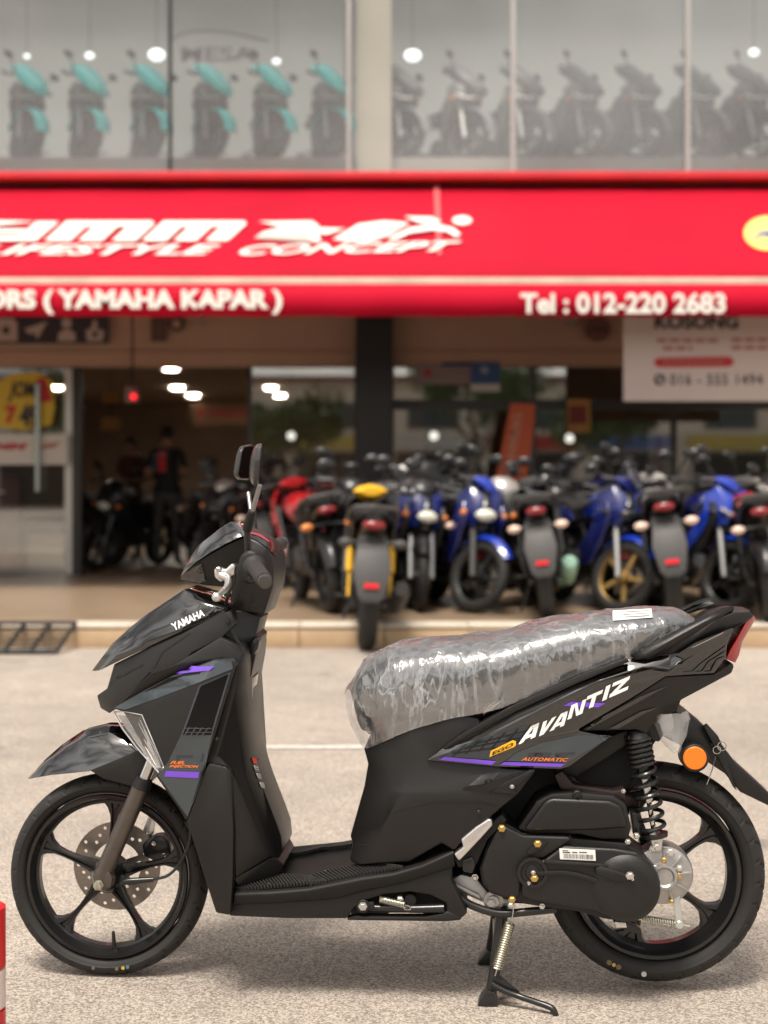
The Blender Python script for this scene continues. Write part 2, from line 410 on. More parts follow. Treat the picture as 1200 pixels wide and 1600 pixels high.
# ---- front fender
rows = [[(44, 1216, -.012), (46, 1214, -.022), (52, 1213.5, -.03), (44, 1217, 0)]]
fend = [  # top ridge, shoulder, lower edge
    ((44, 1215.5, 0), (45, 1216, -.012), (46, 1217, -.016)),
    ((68, 1189, 0), (72, 1192, -.030), (80, 1211, -.046)),
    ((96, 1164, 0), (104, 1170, -.040), (112, 1208, -.058)),
    ((130, 1141, 0), (138, 1152, -.048), (141, 1205, -.064)),
    ((165, 1132, 0), (172, 1146, -.052), (180, 1190, -.066)),
    ((200, 1136, 0), (206, 1152, -.054), (222, 1172, -.066)),
    ((236, 1150, 0), (240, 1166, -.054), (250, 1180, -.064))]
V, Fc = strip([[f[i] for f in fend] for i in range(3)])
fender = cage('front_fender', V, Fc, gloss, bevel=0, smooth=75)
cage('fender_stay', [(140, 1204, -.066), (222, 1170, -.068), (236, 1196, -.070), (224, 1234, -.070), (206, 1229, -.070), (161, 1217, -.068)], [(0, 1, 2, 3, 4, 5)], matte2, bevel=.003)
cage('fender_spoiler', [(130, 1142, -.02), (165, 1133, -.02), (197, 1136, -.03), (197, 1146, -.05), (168, 1147, -.053), (138, 1154, -.05)], [(0, 1, 2, 3, 4, 5)], gloss, bevel=.002)

# ---- front cowl (gloss beak)
V = [(142, 1050, -.008), (175, 1006, -.040), (202, 981, -.052), (231, 958, -.062), (260, 939, -.070), (287, 921, -.076),          # 0-5 centre line
     (144, 1048, -.016), (180, 1012, -.050), (206, 990, -.062), (236, 968, -.073), (266, 947, -.083), (300, 928, -.090),   # 6-11 bright ridge
     (147, 1049, -.020), (190, 1006, -.062), (214, 990, -.073), (243, 971, -.084), (272, 954, -.094), (303, 937, -.102), (355, 951, -.132),  # 12-18 side crease
     (155, 1048, -.03), (177, 1037, -.072), (230, 1012, -.112), (285, 986, -.136), (350, 957, -.144),     # 19-23 lower edge
     (318, 929, -.07), (345, 942, -.11)]
Fc = [(0, 1, 7, 6), (1, 2, 8, 7), (2, 3, 9, 8), (3, 4, 10, 9), (4, 5, 11, 10), (6, 7, 13, 12), (7, 8, 14, 13), (8, 9, 15, 14), (9, 10, 16, 15), (10, 11, 17, 16),
      (12, 13, 20, 19), (13, 14, 21, 20), (14, 15, 21), (15, 16, 22, 21), (16, 17, 22), (17, 18, 23, 22), (5, 24, 11), (11, 24, 25, 18, 17)]
cowl = cage('front_cowl', V, Fc, gloss, bevel=.002, seg=1, smooth=80)
drape_text('brand_lettering', 'YAMAHA', [(272.5, 986), (320.5, 962), (317.5, 951.5), (267, 975)], white_g, cowl, bold=.022, off=.001)
# ---- nose panel below the beak
V = [(178, 1038, -.066), (167, 1076, -.055), (151, 1087, -.035), (157, 1107, -.04), (170, 1115, -.07), (182, 1107, -.095),
     (234, 1051, -.132), (250, 1017, -.124), (230, 1012, -.105), (297, 988, -.136), (285, 986, -.129), (350, 957, -.139), (362, 952, -.134),
     (368, 975, -.145), (347, 996, -.155), (300, 1020, -.150), (268, 1054, -.152), (245, 1030, -.128), (216, 1048, -.115), (190, 1060, -.085)]
Fc = [(0, 8, 7, 18, 19, 1), (1, 19, 18, 6, 5), (1, 5, 4, 3, 2), (8, 10, 9, 7), (7, 9, 15, 16, 6), (7, 6, 18), (10, 11, 12, 13, 14, 9), (9, 14, 15)]
nose = cage('nose_panel', V, Fc, matte, bevel=.0035)
drape('panel_groove', [(234, 1052), (249, 1018), (252, 1017), (296, 988), (298, 990), (254, 1020), (238, 1051)], dark, nose, off=.0012)
drape('panel_groove', [(181, 1058), (222, 1038), (224, 1040), (184, 1061)], dark, nose, off=.0012)
bolt(357, 971, -.146, .004, blackmetal, nose, hexa=False)
# ---- steering column cover
V = [(345, 955, -.10), (379, 954, -.09), (407, 965, -.06), (400, 991, -.06), (405, 995, -.06), (403, 1008, -.06), (392, 1060, -.065), (384, 1062, -.10), (384, 1020, -.13), (368, 1003, -.14), (346, 992, -.14), (352, 965, -.13)]
cage('column_cover', V, [tuple(range(12))], matte, bevel=.006)
ext('key_lock', [(392, 1004), (399, 996), (405, 1000), (403, 1014), (396, 1024), (390, 1018)], -.085, -.05, blackmetal, SC, bevel=.003)
cage('inner_box_edge', [(394, 1055, -.04), (397, 1058, -.03), (392, 1095, -.03), (392, 1124, -.04), (388, 1124, -.06), (388, 1060, -.06)], [(0, 1, 2, 3, 4, 5)], slate, bevel=.002)
# ---- leg shield
V = [(234, 1052, -.15), (270, 1040, -.165), (345, 995, -.165), (370, 1006, -.16), (383, 1020, -.155), (386, 1042, -.13), (386, 1070, -.105), (388, 1102, -.09), (388, 1127, -.085),   # 0-8
     (394, 1180, -.08), (411, 1232, -.08), (430, 1281, -.08), (439, 1306, -.08), (442, 1330, -.08), (434, 1344, -.09), (424, 1339, -.11),          # 9-15
     (384, 1214, -.150), (340, 1180, -.172), (365, 1088, -.172), (372, 1040, -.176), (366, 1029, -.176), (335, 1030, -.172),                          # 16-21
     (368, 1373, -.165), (366, 1300, -.172), (358, 1204, -.178), (326, 1192, -.182), (180, 1106, -.098), (192, 1112, -.108), (290, 1284, -.17), (316, 1210, -.182)]   # 22-29
Fc = [(0, 1, 21, 26), (1, 2, 3, 4, 19, 20, 21), (4, 5, 6, 18, 19), (6, 7, 8, 9, 16, 17, 18), (9, 10, 11, 12, 13, 14, 15, 16), (16, 15, 22, 23, 24, 17), (17, 24, 25), (21, 20, 19, 18, 17, 25, 29, 28, 27, 26)]
shield = cage('leg_shield', V, Fc, matte, bevel=.005)
V = [(326, 1192, -.188), (353, 1198, -.192), (361, 1208, -.195), (365, 1300, -.196), (364, 1371, -.193), (360, 1431, -.186), (337, 1427, -.182), (300, 1310, -.176), (291, 1284, -.176), (316, 1210, -.186)]
lower_sh = cage('lower_shield', V, [tuple(range(10))], matte, bevel=.005)
# ---- decal wing panel
V = [(176, 1107, -.102), (222, 1080, -.135), (270, 1055, -.162), (335, 1030, -.182), (366, 1029, -.186), (371, 1036, -.188), (366, 1046, -.190),     # 0-6
     (310, 1070, -.186), (250, 1093, -.160), (192, 1112, -.118), (222, 1117, -.150), (256, 1199, -.178), (243, 1212, -.176), (292, 1282, -.176), (316, 1212, -.190), (342, 1130, -.194), (285, 1144, -.190)]
Fc = [(0, 1, 8, 9), (1, 2, 7, 8), (2, 3, 4, 5, 6, 7), (9, 8, 7, 10), (7, 16, 11, 10), (7, 6, 15, 16), (16, 15, 14, 13, 12, 11)]
wing = cage('side_wing_panel', V, Fc, matte, bevel=.0025)
drape('grey_graphic', [(180, 1106), (222, 1082), (270, 1057), (335, 1032), (362, 1032), (364, 1045), (312, 1066), (252, 1089), (196, 1109)], slate, wing, off=.0012)
drape('black_graphic', [(222, 1083), (264, 1060), (320, 1043), (312, 1053), (285, 1057), (250, 1072)], slate_d, wing, off=.0022)
drape('purple_stripe', [(268, 1055), (282, 1047), (306, 1042), (336, 1041), (328, 1048), (298, 1051)], purple, wing, off=.0042)
drape('stripe_graphic', [(311, 1071), (361, 1050), (333, 1144), (318, 1208), (293, 1276), (247, 1211), (262, 1192), (285, 1144)], slate, wing, off=.0012)
drape('stripe_graphic', [(314, 1072), (357, 1053), (332, 1138), (330, 1148), (286, 1148), (290, 1138)], slate_d, wing, off=.002)
for k in range(4): drape('mesh_line', [(288 + 9 * k, 1148), (296 + 10 * k, 1136), (298 + 10 * k, 1136), (290.5 + 9 * k, 1148)], slate, wing, off=.003)
for yy in (1137, 1143): drape('mesh_line', [(290, yy), (331, yy), (331, yy + 1.3), (290, yy + 1.3)], slate, wing, off=.003)
drape('ghost_letter', [(276, 1180), (302, 1180), (302, 1183), (282, 1183), (279, 1190), (275, 1190)], mat('graphite_mesh', (.02, .026, .032), .2, coat=.6), wing, off=.002)
drape('ghost_letter', [(316, 1177), (320, 1177), (318, 1190), (313, 1190)], mat('graphite_mesh'), wing, off=.002)
drape_text('fuel_lettering', 'FUEL', [(266, 1193.5), (289, 1194), (290, 1189), (268, 1188.5)], orange_g, wing, bold=.03, shear=.3)
drape_text('injection_lettering', 'INJECTION', [(264.5, 1199.5), (310, 1200.5), (311, 1195.5), (266, 1194.8)], orange_g, wing, bold=.03, shear=.3)
drape('purple_stripe', [(260, 1204), (312, 1206), (310, 1215.5), (257, 1213)], purple, wing, off=.0022)
bolt(340, 1155, -.195, .0035, dark, wing, hexa=False)
bolt(404, 1186, -.12, .001, dark, shield)
# warning sticker on the inner shield edge
for k, (x, y, m_) in enumerate(((392, 1184, mat('sticker_red', C(215, 60, 35), .5)), (395, 1196, white_g), (399, 1208, white_g), (404, 1222, white_g))):
    drape('warning_sticker', [(x, y), (x + 7, y + 1), (x + 9, y + 10), (x + 3, y + 9)], m_, shield, off=.002)
    if m_ is white_g:
        for q in range(3): drape('sticker_print', [(x + 1.5, y + 1 + 3 * q), (x + 8, y + 2 + 3 * q), (x + 8.5, y + 3.4 + 3 * q), (x + 2, y + 2.4 + 3 * q)], black_g, shield, off=.003)
# ---- front turn signal
V = [(178, 1113, -.07), (192, 1111, -.112), (222, 1117, -.148), (256, 1199, -.176), (250, 1208, -.166), (215, 1168, -.12), (192, 1138, -.08), (230, 1165, -.155)]
inner = [(184, 1117, -.06), (219, 1121, -.125), (250, 1198, -.160), (246, 1203, -.150), (216, 1165, -.105), (196, 1137, -.07)]
sig_in = cage('signal_reflector', inner, [tuple(range(6))], reflector_in, mirror=False, bevel=0, register=False, smooth=0)
for k in range(4):
    t = k / 3; tube('signal_rib', [S(205 + 14 * t, 1123 + 1 * t, -.10 - .03 * t), S(228 + 16 * t, 1168 + 6 * t, -.13 - .02 * t), S(246 + 6 * t, 1200, -.155 - .01 * t)], .0022, chrome, sig_in, n=6)
cage('turn_signal', V, [(0, 1, 2, 7, 5, 6), (2, 3, 4, 5, 7)], lens, mirror=False, bevel=.0, register=False)
# the lens gets depth from a bright bezel along its front edge
tube('signal_bezel', [S(178, 1113, -.072), S(192, 1139, -.082), S(215, 1169, -.122), S(250, 1209, -.168), S(256, 1199, -.178)], .0022, chrome, SC, n=8)
tube('signal_bezel', [S(178, 1113, -.072), S(192, 1111, -.114), S(222, 1117, -.150), S(240, 1160, -.166), S(256, 1199, -.178)], .0016, chrome, SC, n=8)

# ---- handlebar cover with visor and headlight
V, Fc = strip([[(282, 901, -.01), (291, 880, -.034), (311, 851, -.045), (342, 827, -.052), (361, 815, -.05), (372, 819, -.046)],
               [(283, 900, -.03), (297, 876, -.050), (318, 856, -.062), (348, 836, -.070), (370, 825, -.064), (381, 828, -.06)],
               [(285, 898, -.05), (303, 881, -.088), (326, 865, -.110), (352, 850, -.120), (378, 838, -.116), (388, 840, -.105)]])
visor = cage('headlight_visor', V, Fc, gloss, bevel=.002, seg=1, smooth=80)
V = [(280, 906, -.03), (284, 897, -.045), (302, 883, -.083), (325, 868, -.105), (352, 853, -.115), (384, 838, -.108), (386, 880, -.10), (372, 905, -.095), (350, 917, -.085), (318, 914, -.065)]
cage('headlight_housing', V, [tuple(range(10))], matte2, bevel=.004)
drape('headlight_glass', [(284, 904), (288, 896), (303, 885), (316, 880), (308, 892), (322, 908), (312, 911)], gloss, SC, off=.002)
V, Fc = strip([[(366, 818, -.04), (399, 831, -.045), (420, 843, -.045), (432, 862, -.045), (436, 893, -.045), (433, 918, -.045), (420, 957, -.045)],
               [(381, 838, -.095), (402, 846, -.105), (418, 857, -.105), (425, 870, -.10), (428, 893, -.10), (426, 917, -.095), (412, 960, -.08)],
               [(384, 876, -.105), (385, 882, -.115), (388, 890, -.12), (390, 900, -.118), (388, 915, -.11), (384, 932, -.10), (380, 956, -.09)],
               [(366, 880, -.10), (364, 888, -.10), (363, 898, -.10), (363, 908, -.098), (362, 920, -.095), (360, 938, -.09), (358, 956, -.085)]])
meter = cage('meter_cover', V, Fc, matte, bevel=.004)
drape('meter_glass', [(388, 830), (404, 834), (424, 845), (434, 862), (429, 870), (417, 856), (400, 845), (386, 838)], slate_d, meter, off=.002)
drape('meter_red_line', [(390, 832), (406, 836), (421, 847), (418, 848), (403, 839), (389, 835)], mat('red_reflection', (.3, .02, .03), .3), meter, off=.003)  # red awning reflection painted on the meter as a thin line
bolt(396, 944, -.105, .003, blackmetal, meter, hexa=False)
tube('handlebar', [S(380, 872, -.05), S(392, 880, -.16), S(398, 887, -.21), S(414, 909, -.335)], .011, blackmetal, SC, n=14)
tube('far_handlebar', [S(384, 858, .05), S(394, 860, .16), S(406, 862, .21), S(438, 849, .33)], .011, blackmetal, SC, n=14)
def grip(a, b, s):
    a, b = Vector(a), Vector(b); d = b - a
    bm = bmesh.new(); n = 22; pts = [a + d * (i / n) for i in range(n + 1)]; rad = [.0165 + (.0012 if i % 2 else 0) for i in range(n + 1)]
    rad[0] = rad[1] = .024; rad[2] = .0185; bm_tube(bm, pts, rad, 18); g = put('grip', finish(bm, 'grip'), mat('grip_rubber', (.03, .027, .025), .55), SC, smooth=60)
    e = bmesh.new(); u = d.normalized(); bm_tube(e, [b, b + u * .003, b + u * .012, b + u * .014], [.013, .0155, .0150, .011], 18); put('bar_end', finish(e, 'bar_end'), mat('bar_end_metal', (.10, .095, .09), .3, metal=.7), g)
    return g
grip(S(397, 884, -.205), S(413, 907, -.325), -1)
grip(S(410, 862, .205), S(440, 849, .33), 1)
ext('switch_housing', [(374, 868), (388, 858), (402, 862), (410, 880), (406, 906), (392, 916), (376, 908), (370, 890)], -.180, -.12, matte2, SC, bevel=.01, seg=3)
ext('switch_button', [(386, 902), (394, 900), (396, 908), (388, 910)], -.196, -.185, blackmetal, SC, bevel=.002)
ext('switch_button', [(402, 876), (408, 878), (408, 886), (402, 885)], -.196, -.185, blackmetal, SC, bevel=.002)
# brake lever and its bracket
br = ext('lever_bracket', [(334, 889), (342, 886), (352, 890), (362, 880), (368, 884), (366, 898), (354, 904), (344, 910), (335, 902)], -.175, -.15, alu_bright, SC, bevel=.004)
tube('brake_lever', [S(344, 898, -.178), S(356, 905, -.19), S(354, 918, -.23), S(342, 930, -.285), S(339, 933, -.30)], [.008, .0085, .007, .0065, .0075], alu_bright, br, n=12, cm=5)
bm = bmesh.new(); bmesh.ops.create_uvsphere(bm, u_segments=16, v_segments=10, radius=.0105, matrix=Matrix.Translation(S(338.5, 933, -.302))); put('lever_ball', finish(bm, 'lever_ball'), alu_bright, br)
bolt(342, 890, -.178, .006, chrome, br)
tube('brake_cable', [S(364, 888, -.15), S(366, 905, -.14), S(356, 930, -.12), S(352, 952, -.10)], .004, blackmetal, SC, n=8, cm=6)
# mirrors
def mirror(base, mid, top, head, sgn, yaw):
    tube('mirror_stalk', [base, mid], .0075, blackmetal, SC, n=12)
    tube('mirror_boot', [mid, mid + (top - mid) * .10, mid + (top - mid) * .42], [.0105, .0115, .0095], matte2, SC, n=16)
    st = tube('mirror_stem', [mid + (top - mid) * .4, top], .0052, mat('grey_steel', (.32, .31, .30), .3, metal=.8), SC, n=12)
    bm = bmesh.new(); out = [(-.058, -.040), (-.045, .030), (-.030, .046), (.030, .052), (.066, .042), (.074, .010), (.060, -.034), (.030, -.050), (-.035, -.050)]
    # outline in lateral (y) and height (z); back shell bulges forward (-x)
    rings = []
    for x, k in ((.008, 1.0), (.004, 1.02), (-.004, .97), (-.012, .74), (-.016, .38)):
        rings.append([bm.verts.new((x, sgn * y * k, z * k)) for y, z in out])
    n = len(out)
    for a, b in zip(rings, rings[1:]):
        for j in range(n): bm.faces.new((a[j], a[(j + 1) % n], b[(j + 1) % n], b[j]))
    bm.faces.new(rings[0]); bm.faces.new(rings[-1])
    me = finish(bm, 'mirror_head', bevel=.004); rot = Matrix.Rotation(yaw, 4, 'Z') @ Matrix.Rotation(R(6), 4, 'Y')
    h = put('mirror_head', me, mat('mirror_shell', (.028, .027, .027), .28, coat=.3), SC, smooth=50); h.matrix_local = Matrix.Translation(head) @ rot @ Matrix.Scale(.88, 4)
    gl = bmesh.new(); g = [gl.verts.new((.0090, sgn * y * .93, z * .93)) for y, z in out]; gl.faces.new(g); put('mirror_glass', finish(gl, 'g'), mirrorg, h)
mirror(S(388, 876, -.15), S(386, 828, -.165), S(406, 758, -.22), S(401, 727, -.265), -1, R(9))
mirror(S(393, 858, .15), S(396, 828, .165), S(388, 770, .22), S(381, 722, .27), 1, R(-11))
# ---- floorboard
edge = [(366, 1394), (425, 1392), (482, 1387), (527, 1378), (566, 1370), (615, 1363), (660, 1350), (709, 1328)]
band = [(364, 1413), (425, 1411), (517, 1405), (540, 1400), (572, 1391), (627, 1380), (665, 1369), (711, 1354)]
V, Fc = strip([[(x, y, -.172) for x, y in edge], [(x, y + 5, -.178) for x, y in edge], [(x, y, -.172) for x, y in band]])
floor_b = cage('floorboard', V, Fc, mat('floor_plastic', (.010, .0092, .0088), .55, spec=.3, noise_amt=.1, nscale=8), bevel=.003)
# rubber tread: slanted ribs on both sides of the tunnel
def tread(sgn):
    bm = bmesh.new()
    def rib_area(poly_px, wA, wB, n, slant):
        # strips running across, following the floor edge between two pixel columns at the near edge
        (xa, ya), (xb, yb) = poly_px
        for i in range(n):
            t = i / (n - 1); x = xa + (xb - xa) * t; y = ya + (yb - ya) * t
            k = math.sin(math.pi * min(1, t * 1.05)) ** .5
            a = S(x, y, -.172); a.z += .0005; b = Vector((a.x + slant, wA + (wB - wA) * k, a.z))
            a.y = wA
            if abs(b.y - a.y) < .008: continue
            d = (b - a).normalized(); s = Vector((d.y, -d.x, 0)) * .0017
            z0, z1 = Vector((0, 0, -.002)), Vector((0, 0, .0045))
            q = [a - s + z0, a + s + z0, b + s + z0, b - s + z0, a - s + z1, a + s + z1, b + s + z1, b - s + z1]
            if sgn > 0: q = [Vector((p.x, -p.y, p.z)) for p in q]
            vs_ = [bm.verts.new(p) for p in q]
            for f in ((0, 1, 2, 3), (4, 7, 6, 5), (0, 4, 5, 1), (1, 5, 6, 2), (2, 6, 7, 3), (3, 7, 4, 0)): bm.faces.new([vs_[j] for j in f])
    rib_area(((372, 1393.5), (520, 1380)), -.163, -.085, 30, -.03)
    rib_area(((482, 1386), (640, 1356)), -.163, -.095, 30, -.035)
    return put('tread_pad', finish(bm, 'tread'), mat('tread_rubber', (.022, .021, .020), .6), floor_b, smooth=0)
tread(-1); tread(1)
# raised tunnel ramp behind the leg shield
V = [(366, 1372, -.160), (424, 1341, -.115), (434, 1342, -.095), (444, 1352, -.085), (436, 1368, -.095), (372, 1386, -.155)]
cage('floor_ramp', V, [(0, 1, 2, 3, 4, 5)], matte, bevel=.004)
V = [(430, 1345, -.085), (470, 1340, -.085), (552, 1325, -.085), (552, 1345, -.09), (470, 1360, -.09), (430, 1366, -.09)]
bolt(421, 1383, -.145, .007, matte2, floor_b, hexa=False)
# ---- under cover with the side-stand bay
uc = [(359, 1410), (425, 1409), (517, 1403), (557, 1393), (627, 1378), (708, 1352), (706, 1376), (731, 1427), (719, 1437), (697, 1434), (697, 1412), (672, 1399), (640, 1394), (600, 1398), (572, 1407), (552, 1420), (543, 1436), (450, 1436), (357, 1432)]
cage('under_cover', [(x, y, -.162) for x, y in uc], [tuple(range(len(uc)))], matte2, bevel=.006)
box_c = S(625, 1404, 0)
ext('frame_core', [(548, 1398), (700, 1360), (712, 1400), (708, 1436), (664, 1436), (662, 1427), (606, 1427), (604, 1436), (548, 1436)], -.12, .12, dark, SC, bevel=.004)
ss = tube('side_stand', [S(566, 1418, -.15), S(600, 1419, -.152), S(650, 1420, -.154), S(694, 1419, -.156)], [.009, .0085, .009, .0105], blackmetal, SC, n=14)
ext('stand_rail', [(542, 1435), (560, 1432), (600, 1433), (664, 1433), (690, 1428), (700, 1424), (722, 1434), (719, 1438), (697, 1440), (543, 1438)], -.163, -.135, matte2, ss, bevel=.003)
tube('stand_spring', coil_pts(S(593, 1405, -.16), S(632, 1414, -.16), .007, 16, 10), .0014, zinc, ss, n=5)
tube('spring_hook', [S(632, 1414, -.16), S(640, 1416, -.162), S(641, 1421, -.162), S(633, 1421, -.162), S(631, 1416, -.162)], .0018, chrome, ss, n=6, cm=4)
cyl('stand_pivot', 567, 1417, -.165, -.14, .015, matte2, ss); bolt(567, 1416, -.166, .0075, chrome, ss)
ext('stand_switch', [(572, 1410), (584, 1409), (586, 1422), (574, 1424)], -.162, -.145, matte2, ss)
cyl('stand_roller', 641, 1407, -.15, -.13, .014, matte2, ss); bolt(625, 1405, -.151, .006, chrome, ss)
ext('stand_tongue', [(640, 1416), (693, 1413), (696, 1430), (694, 1431), (690, 1419), (642, 1422)], -.160, -.150, blackmetal, ss, bevel=.002)
# ---- centre body under the seat
V = [(568, 1168, -.095), (575, 1194, -.095), (569, 1229, -.095), (547, 1307, -.095), (551, 1317, -.095), (546, 1346, -.105), (562, 1352, -.125),   # 0-6
     (600, 1155, -.130), (612, 1196, -.140), (606, 1235, -.142), (592, 1300, -.142), (590, 1318, -.142), (592, 1350, -.148),                      # 7-12
     (637, 1139, -.150), (668, 1187, -.158), (628, 1240, -.168), (608, 1271, -.162),                                                             # 13-16
     (712, 1117, -.160), (748, 1122, -.160), (690, 1168, -.164), (702, 1253, -.190), (640, 1348, -.158), (690, 1318, -.172), (712, 1300, -.178),  # 17-23
     (748, 1252, -.190), (784, 1262, -.184), (810, 1241, -.180), (838, 1204, -.168), (783, 1199, -.164), (722, 1236, -.186), (768, 1206, -.168), (722, 1316, -.178), (709, 1330, -.176)]   # 24-32
Fc = [(0, 7, 8, 1), (1, 8, 9, 2), (2, 9, 10, 3), (3, 10, 11, 4), (4, 11, 12, 6, 5), (7, 13, 14, 8), (8, 14, 15, 9), (9, 15, 16, 10), (10, 16, 21, 12, 11),
      (13, 17, 19, 14), (17, 18, 19), (14, 28, 30, 29, 15), (15, 29, 20, 16), (16, 20, 23, 22, 21), (20, 29, 24), (29, 30, 28, 27, 26, 24), (20, 24, 25, 31, 23), (24, 26, 25), (22, 23, 31, 32), (14, 19, 18, 28)]
body = cage('body_cover', V, Fc, matte, bevel=.008, seg=3)
drape('panel_seam', [(608, 1270), (640, 1262), (680, 1253), (705, 1252), (750, 1251), (784, 1261), (784, 1262.5), (750, 1252.6), (705, 1253.6), (680, 1254.6), (640, 1263.6), (609, 1271.6)], dark, body, off=.001)
for k, (x, y) in enumerate(((550, 1314), (575, 1322))): pass
drape('panel_seam', [(549, 1315), (566, 1320), (586, 1318), (586, 1319.5), (566, 1321.5), (549, 1316.6)], dark, body, off=.001)
scoop = cage('side_scoop', [(721, 1235, -.186), (728, 1229, -.190), (757, 1226, -.194), (806, 1206, -.180), (830, 1203, -.174), (812, 1212, -.182), (766, 1237, -.190)], [(0, 1, 2, 6), (2, 3, 4, 5, 6)], matte, mirror=False, bevel=.0015)
ext('scoop_tail', [(766, 1238), (790, 1222), (828, 1204), (836, 1204), (812, 1226), (796, 1230), (810, 1240), (800, 1241)], -.188, -.172, matte, SC, bevel=.002)
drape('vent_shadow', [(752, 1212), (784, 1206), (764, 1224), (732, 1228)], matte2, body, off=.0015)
bolt(748, 1268, -.188, .004, blackmetal, body, hexa=False); bolt(800, 1229, -.189, .004, chrome, body)
# ---- seat
st = [((545, 1092, 0), (548, 1090, -.05), (552, 1118, -.06), (561, 1150, -.06)),
      ((550, 1058, 0), (556, 1064, -.09), (562, 1110, -.105), (578, 1155, -.10)),
      ((578, 1020, 0), (588, 1031, -.12), (594, 1088, -.138), (610, 1146, -.13)),
      ((625, 1002, 0), (630, 1014, -.135), (638, 1072, -.156), (660, 1130, -.15)),
      ((700, 996, 0), (703, 1013, -.145), (708, 1066, -.166), (715, 1116, -.16)),
      ((770, 988, 0), (770, 1009, -.150), (775, 1062, -.168), (780, 1115, -.16)),
      ((820, 978, 0), (825, 997, -.145), (832, 1042, -.163), (840, 1086, -.155)),
      ((850, 968, 0), (858, 983, -.14), (868, 1024, -.158), (880, 1066, -.15)),
      ((940, 957, 0), (940, 973, -.135), (943, 1008, -.152), (948, 1044, -.145)),
      ((1017, 949, 0), (1015, 965, -.12), (1010, 992, -.136), (1004, 1022, -.13)),
      ((1062, 949, 0), (1061, 962, -.10), (1057, 985, -.11), (1052, 1008, -.10)),
      ((1082, 966, 0), (1080, 972, -.06), (1078, 985, -.065), (1076, 1000, -.06))]
V, Fc = strip([[s[i] for s in st] for i in range(4)])
seat = cage('seat', V, Fc, seatm, bevel=0, sub=2, smooth=80)
# clear plastic wrap over the seat: thin crumpled film
film = bpy.data.materials.new('clear_plastic_film'); film.use_nodes = True
t = film.node_tree; t.nodes.remove(t.nodes['Principled BSDF']); tc = t.nodes.new('ShaderNodeTexCoord')
def fnoise(scale, stretch, rot, det=4, dist=.8):
    mp = t.nodes.new('ShaderNodeMapping'); mp.inputs['Scale'].default_value = stretch; mp.inputs['Rotation'].default_value = rot; t.links.new(tc.outputs['Object'], mp.inputs['Vector'])
    n = t.nodes.new('ShaderNodeTexNoise'); n.inputs['Scale'].default_value = scale; n.inputs['Detail'].default_value = det; n.inputs['Distortion'].default_value = dist; t.links.new(mp.outputs[0], n.inputs['Vector']); return n
def fmath(op, a, b_=None, c=None):
    n = t.nodes.new('ShaderNodeMath'); n.operation = op
    for i, v in enumerate((a, b_, c)):
        if v is None: continue
        if isinstance(v, (int, float)): n.inputs[i].default_value = v
        else: t.links.new(v, n.inputs[i])
    return n.outputs[0]
def crease(n, width):      # thin bright lines where the noise crosses one half
    d_ = fmath('ABSOLUTE', fmath('SUBTRACT', n.outputs['Fac'], .5)); m_ = fmath('SUBTRACT', 1, fmath('DIVIDE', d_, width)); return fmath('MAXIMUM', m_, 0)
c1 = crease(fnoise(5, (2.2, 2.2, .7), (.2, .45, .1)), .022); c2 = crease(fnoise(9, (2.6, 1.2, .35), (.0, .25, .2), 3, .25), .018); c3 = crease(fnoise(22, (1.6, 1.6, .8), (.9, .2, .3), 3, .4), .04)
patch = fnoise(5, (1, 1, 1), (0, 0, 0), 3, .3)
pk = fmath('MULTIPLY', fmath('MAXIMUM', fmath('SUBTRACT', patch.outputs['Fac'], .38), 0), 3.2)
lines = fmath('MINIMUM', fmath('ADD', fmath('ADD', fmath('POWER', c1, 1.5), fmath('MULTIPLY', fmath('POWER', c2, 1.5), .8)), fmath('MULTIPLY', c3, .12)), 1)
lines = fmath('MULTIPLY', lines, fmath('MINIMUM', fmath('ADD', pk, .25), 1))
folds = fnoise(9, (2.4, 1.0, .45), (.05, .3, .15), 5, .9); hgt = fmath('ADD', fmath('ADD', c1, fmath('MULTIPLY', c2, .8)), fmath('MULTIPLY', fmath('ABSOLUTE', fmath('SUBTRACT', folds.outputs['Fac'], .5)), 3.0))
bn = t.nodes.new('ShaderNodeBump'); bn.inputs['Strength'].default_value = .26; bn.inputs['Distance'].default_value = .004; t.links.new(hgt, bn.inputs['Height'])
tr = t.nodes.new('ShaderNodeBsdfTransparent'); tr.inputs[0].default_value = (.95, .95, .96, 1)
gl = t.nodes.new('ShaderNodeBsdfGlossy'); gl.inputs['Roughness'].default_value = .13; gl.inputs['Color'].default_value = (1, 1, 1, 1); t.links.new(bn.outputs[0], gl.inputs['Normal'])
lw = t.nodes.new('ShaderNodeLayerWeight'); lw.inputs['Blend'].default_value = .55; t.links.new(bn.outputs[0], lw.inputs['Normal'])
mx1 = t.nodes.new('ShaderNodeMixShader'); t.links.new(fmath('MINIMUM', fmath('MULTIPLY_ADD', lw.outputs['Fresnel'], .80, .09), 1), mx1.inputs[0]); t.links.new(tr.outputs[0], mx1.inputs[1]); t.links.new(gl.outputs[0], mx1.inputs[2])
df = t.nodes.new('ShaderNodeBsdfDiffuse'); df.inputs[0].default_value = (.76, .78, .81, 1)
mx2 = t.nodes.new('ShaderNodeMixShader'); t.links.new(fmath('MULTIPLY_ADD', lines, .22, fmath('MULTIPLY_ADD', patch.outputs['Fac'], .10, .03)), mx2.inputs[0]); t.links.new(mx1.outputs[0], mx2.inputs[1]); t.links.new(df.outputs[0], mx2.inputs[2])
t.links.new(mx2.outputs[0], t.nodes['Material Output'].inputs[0])
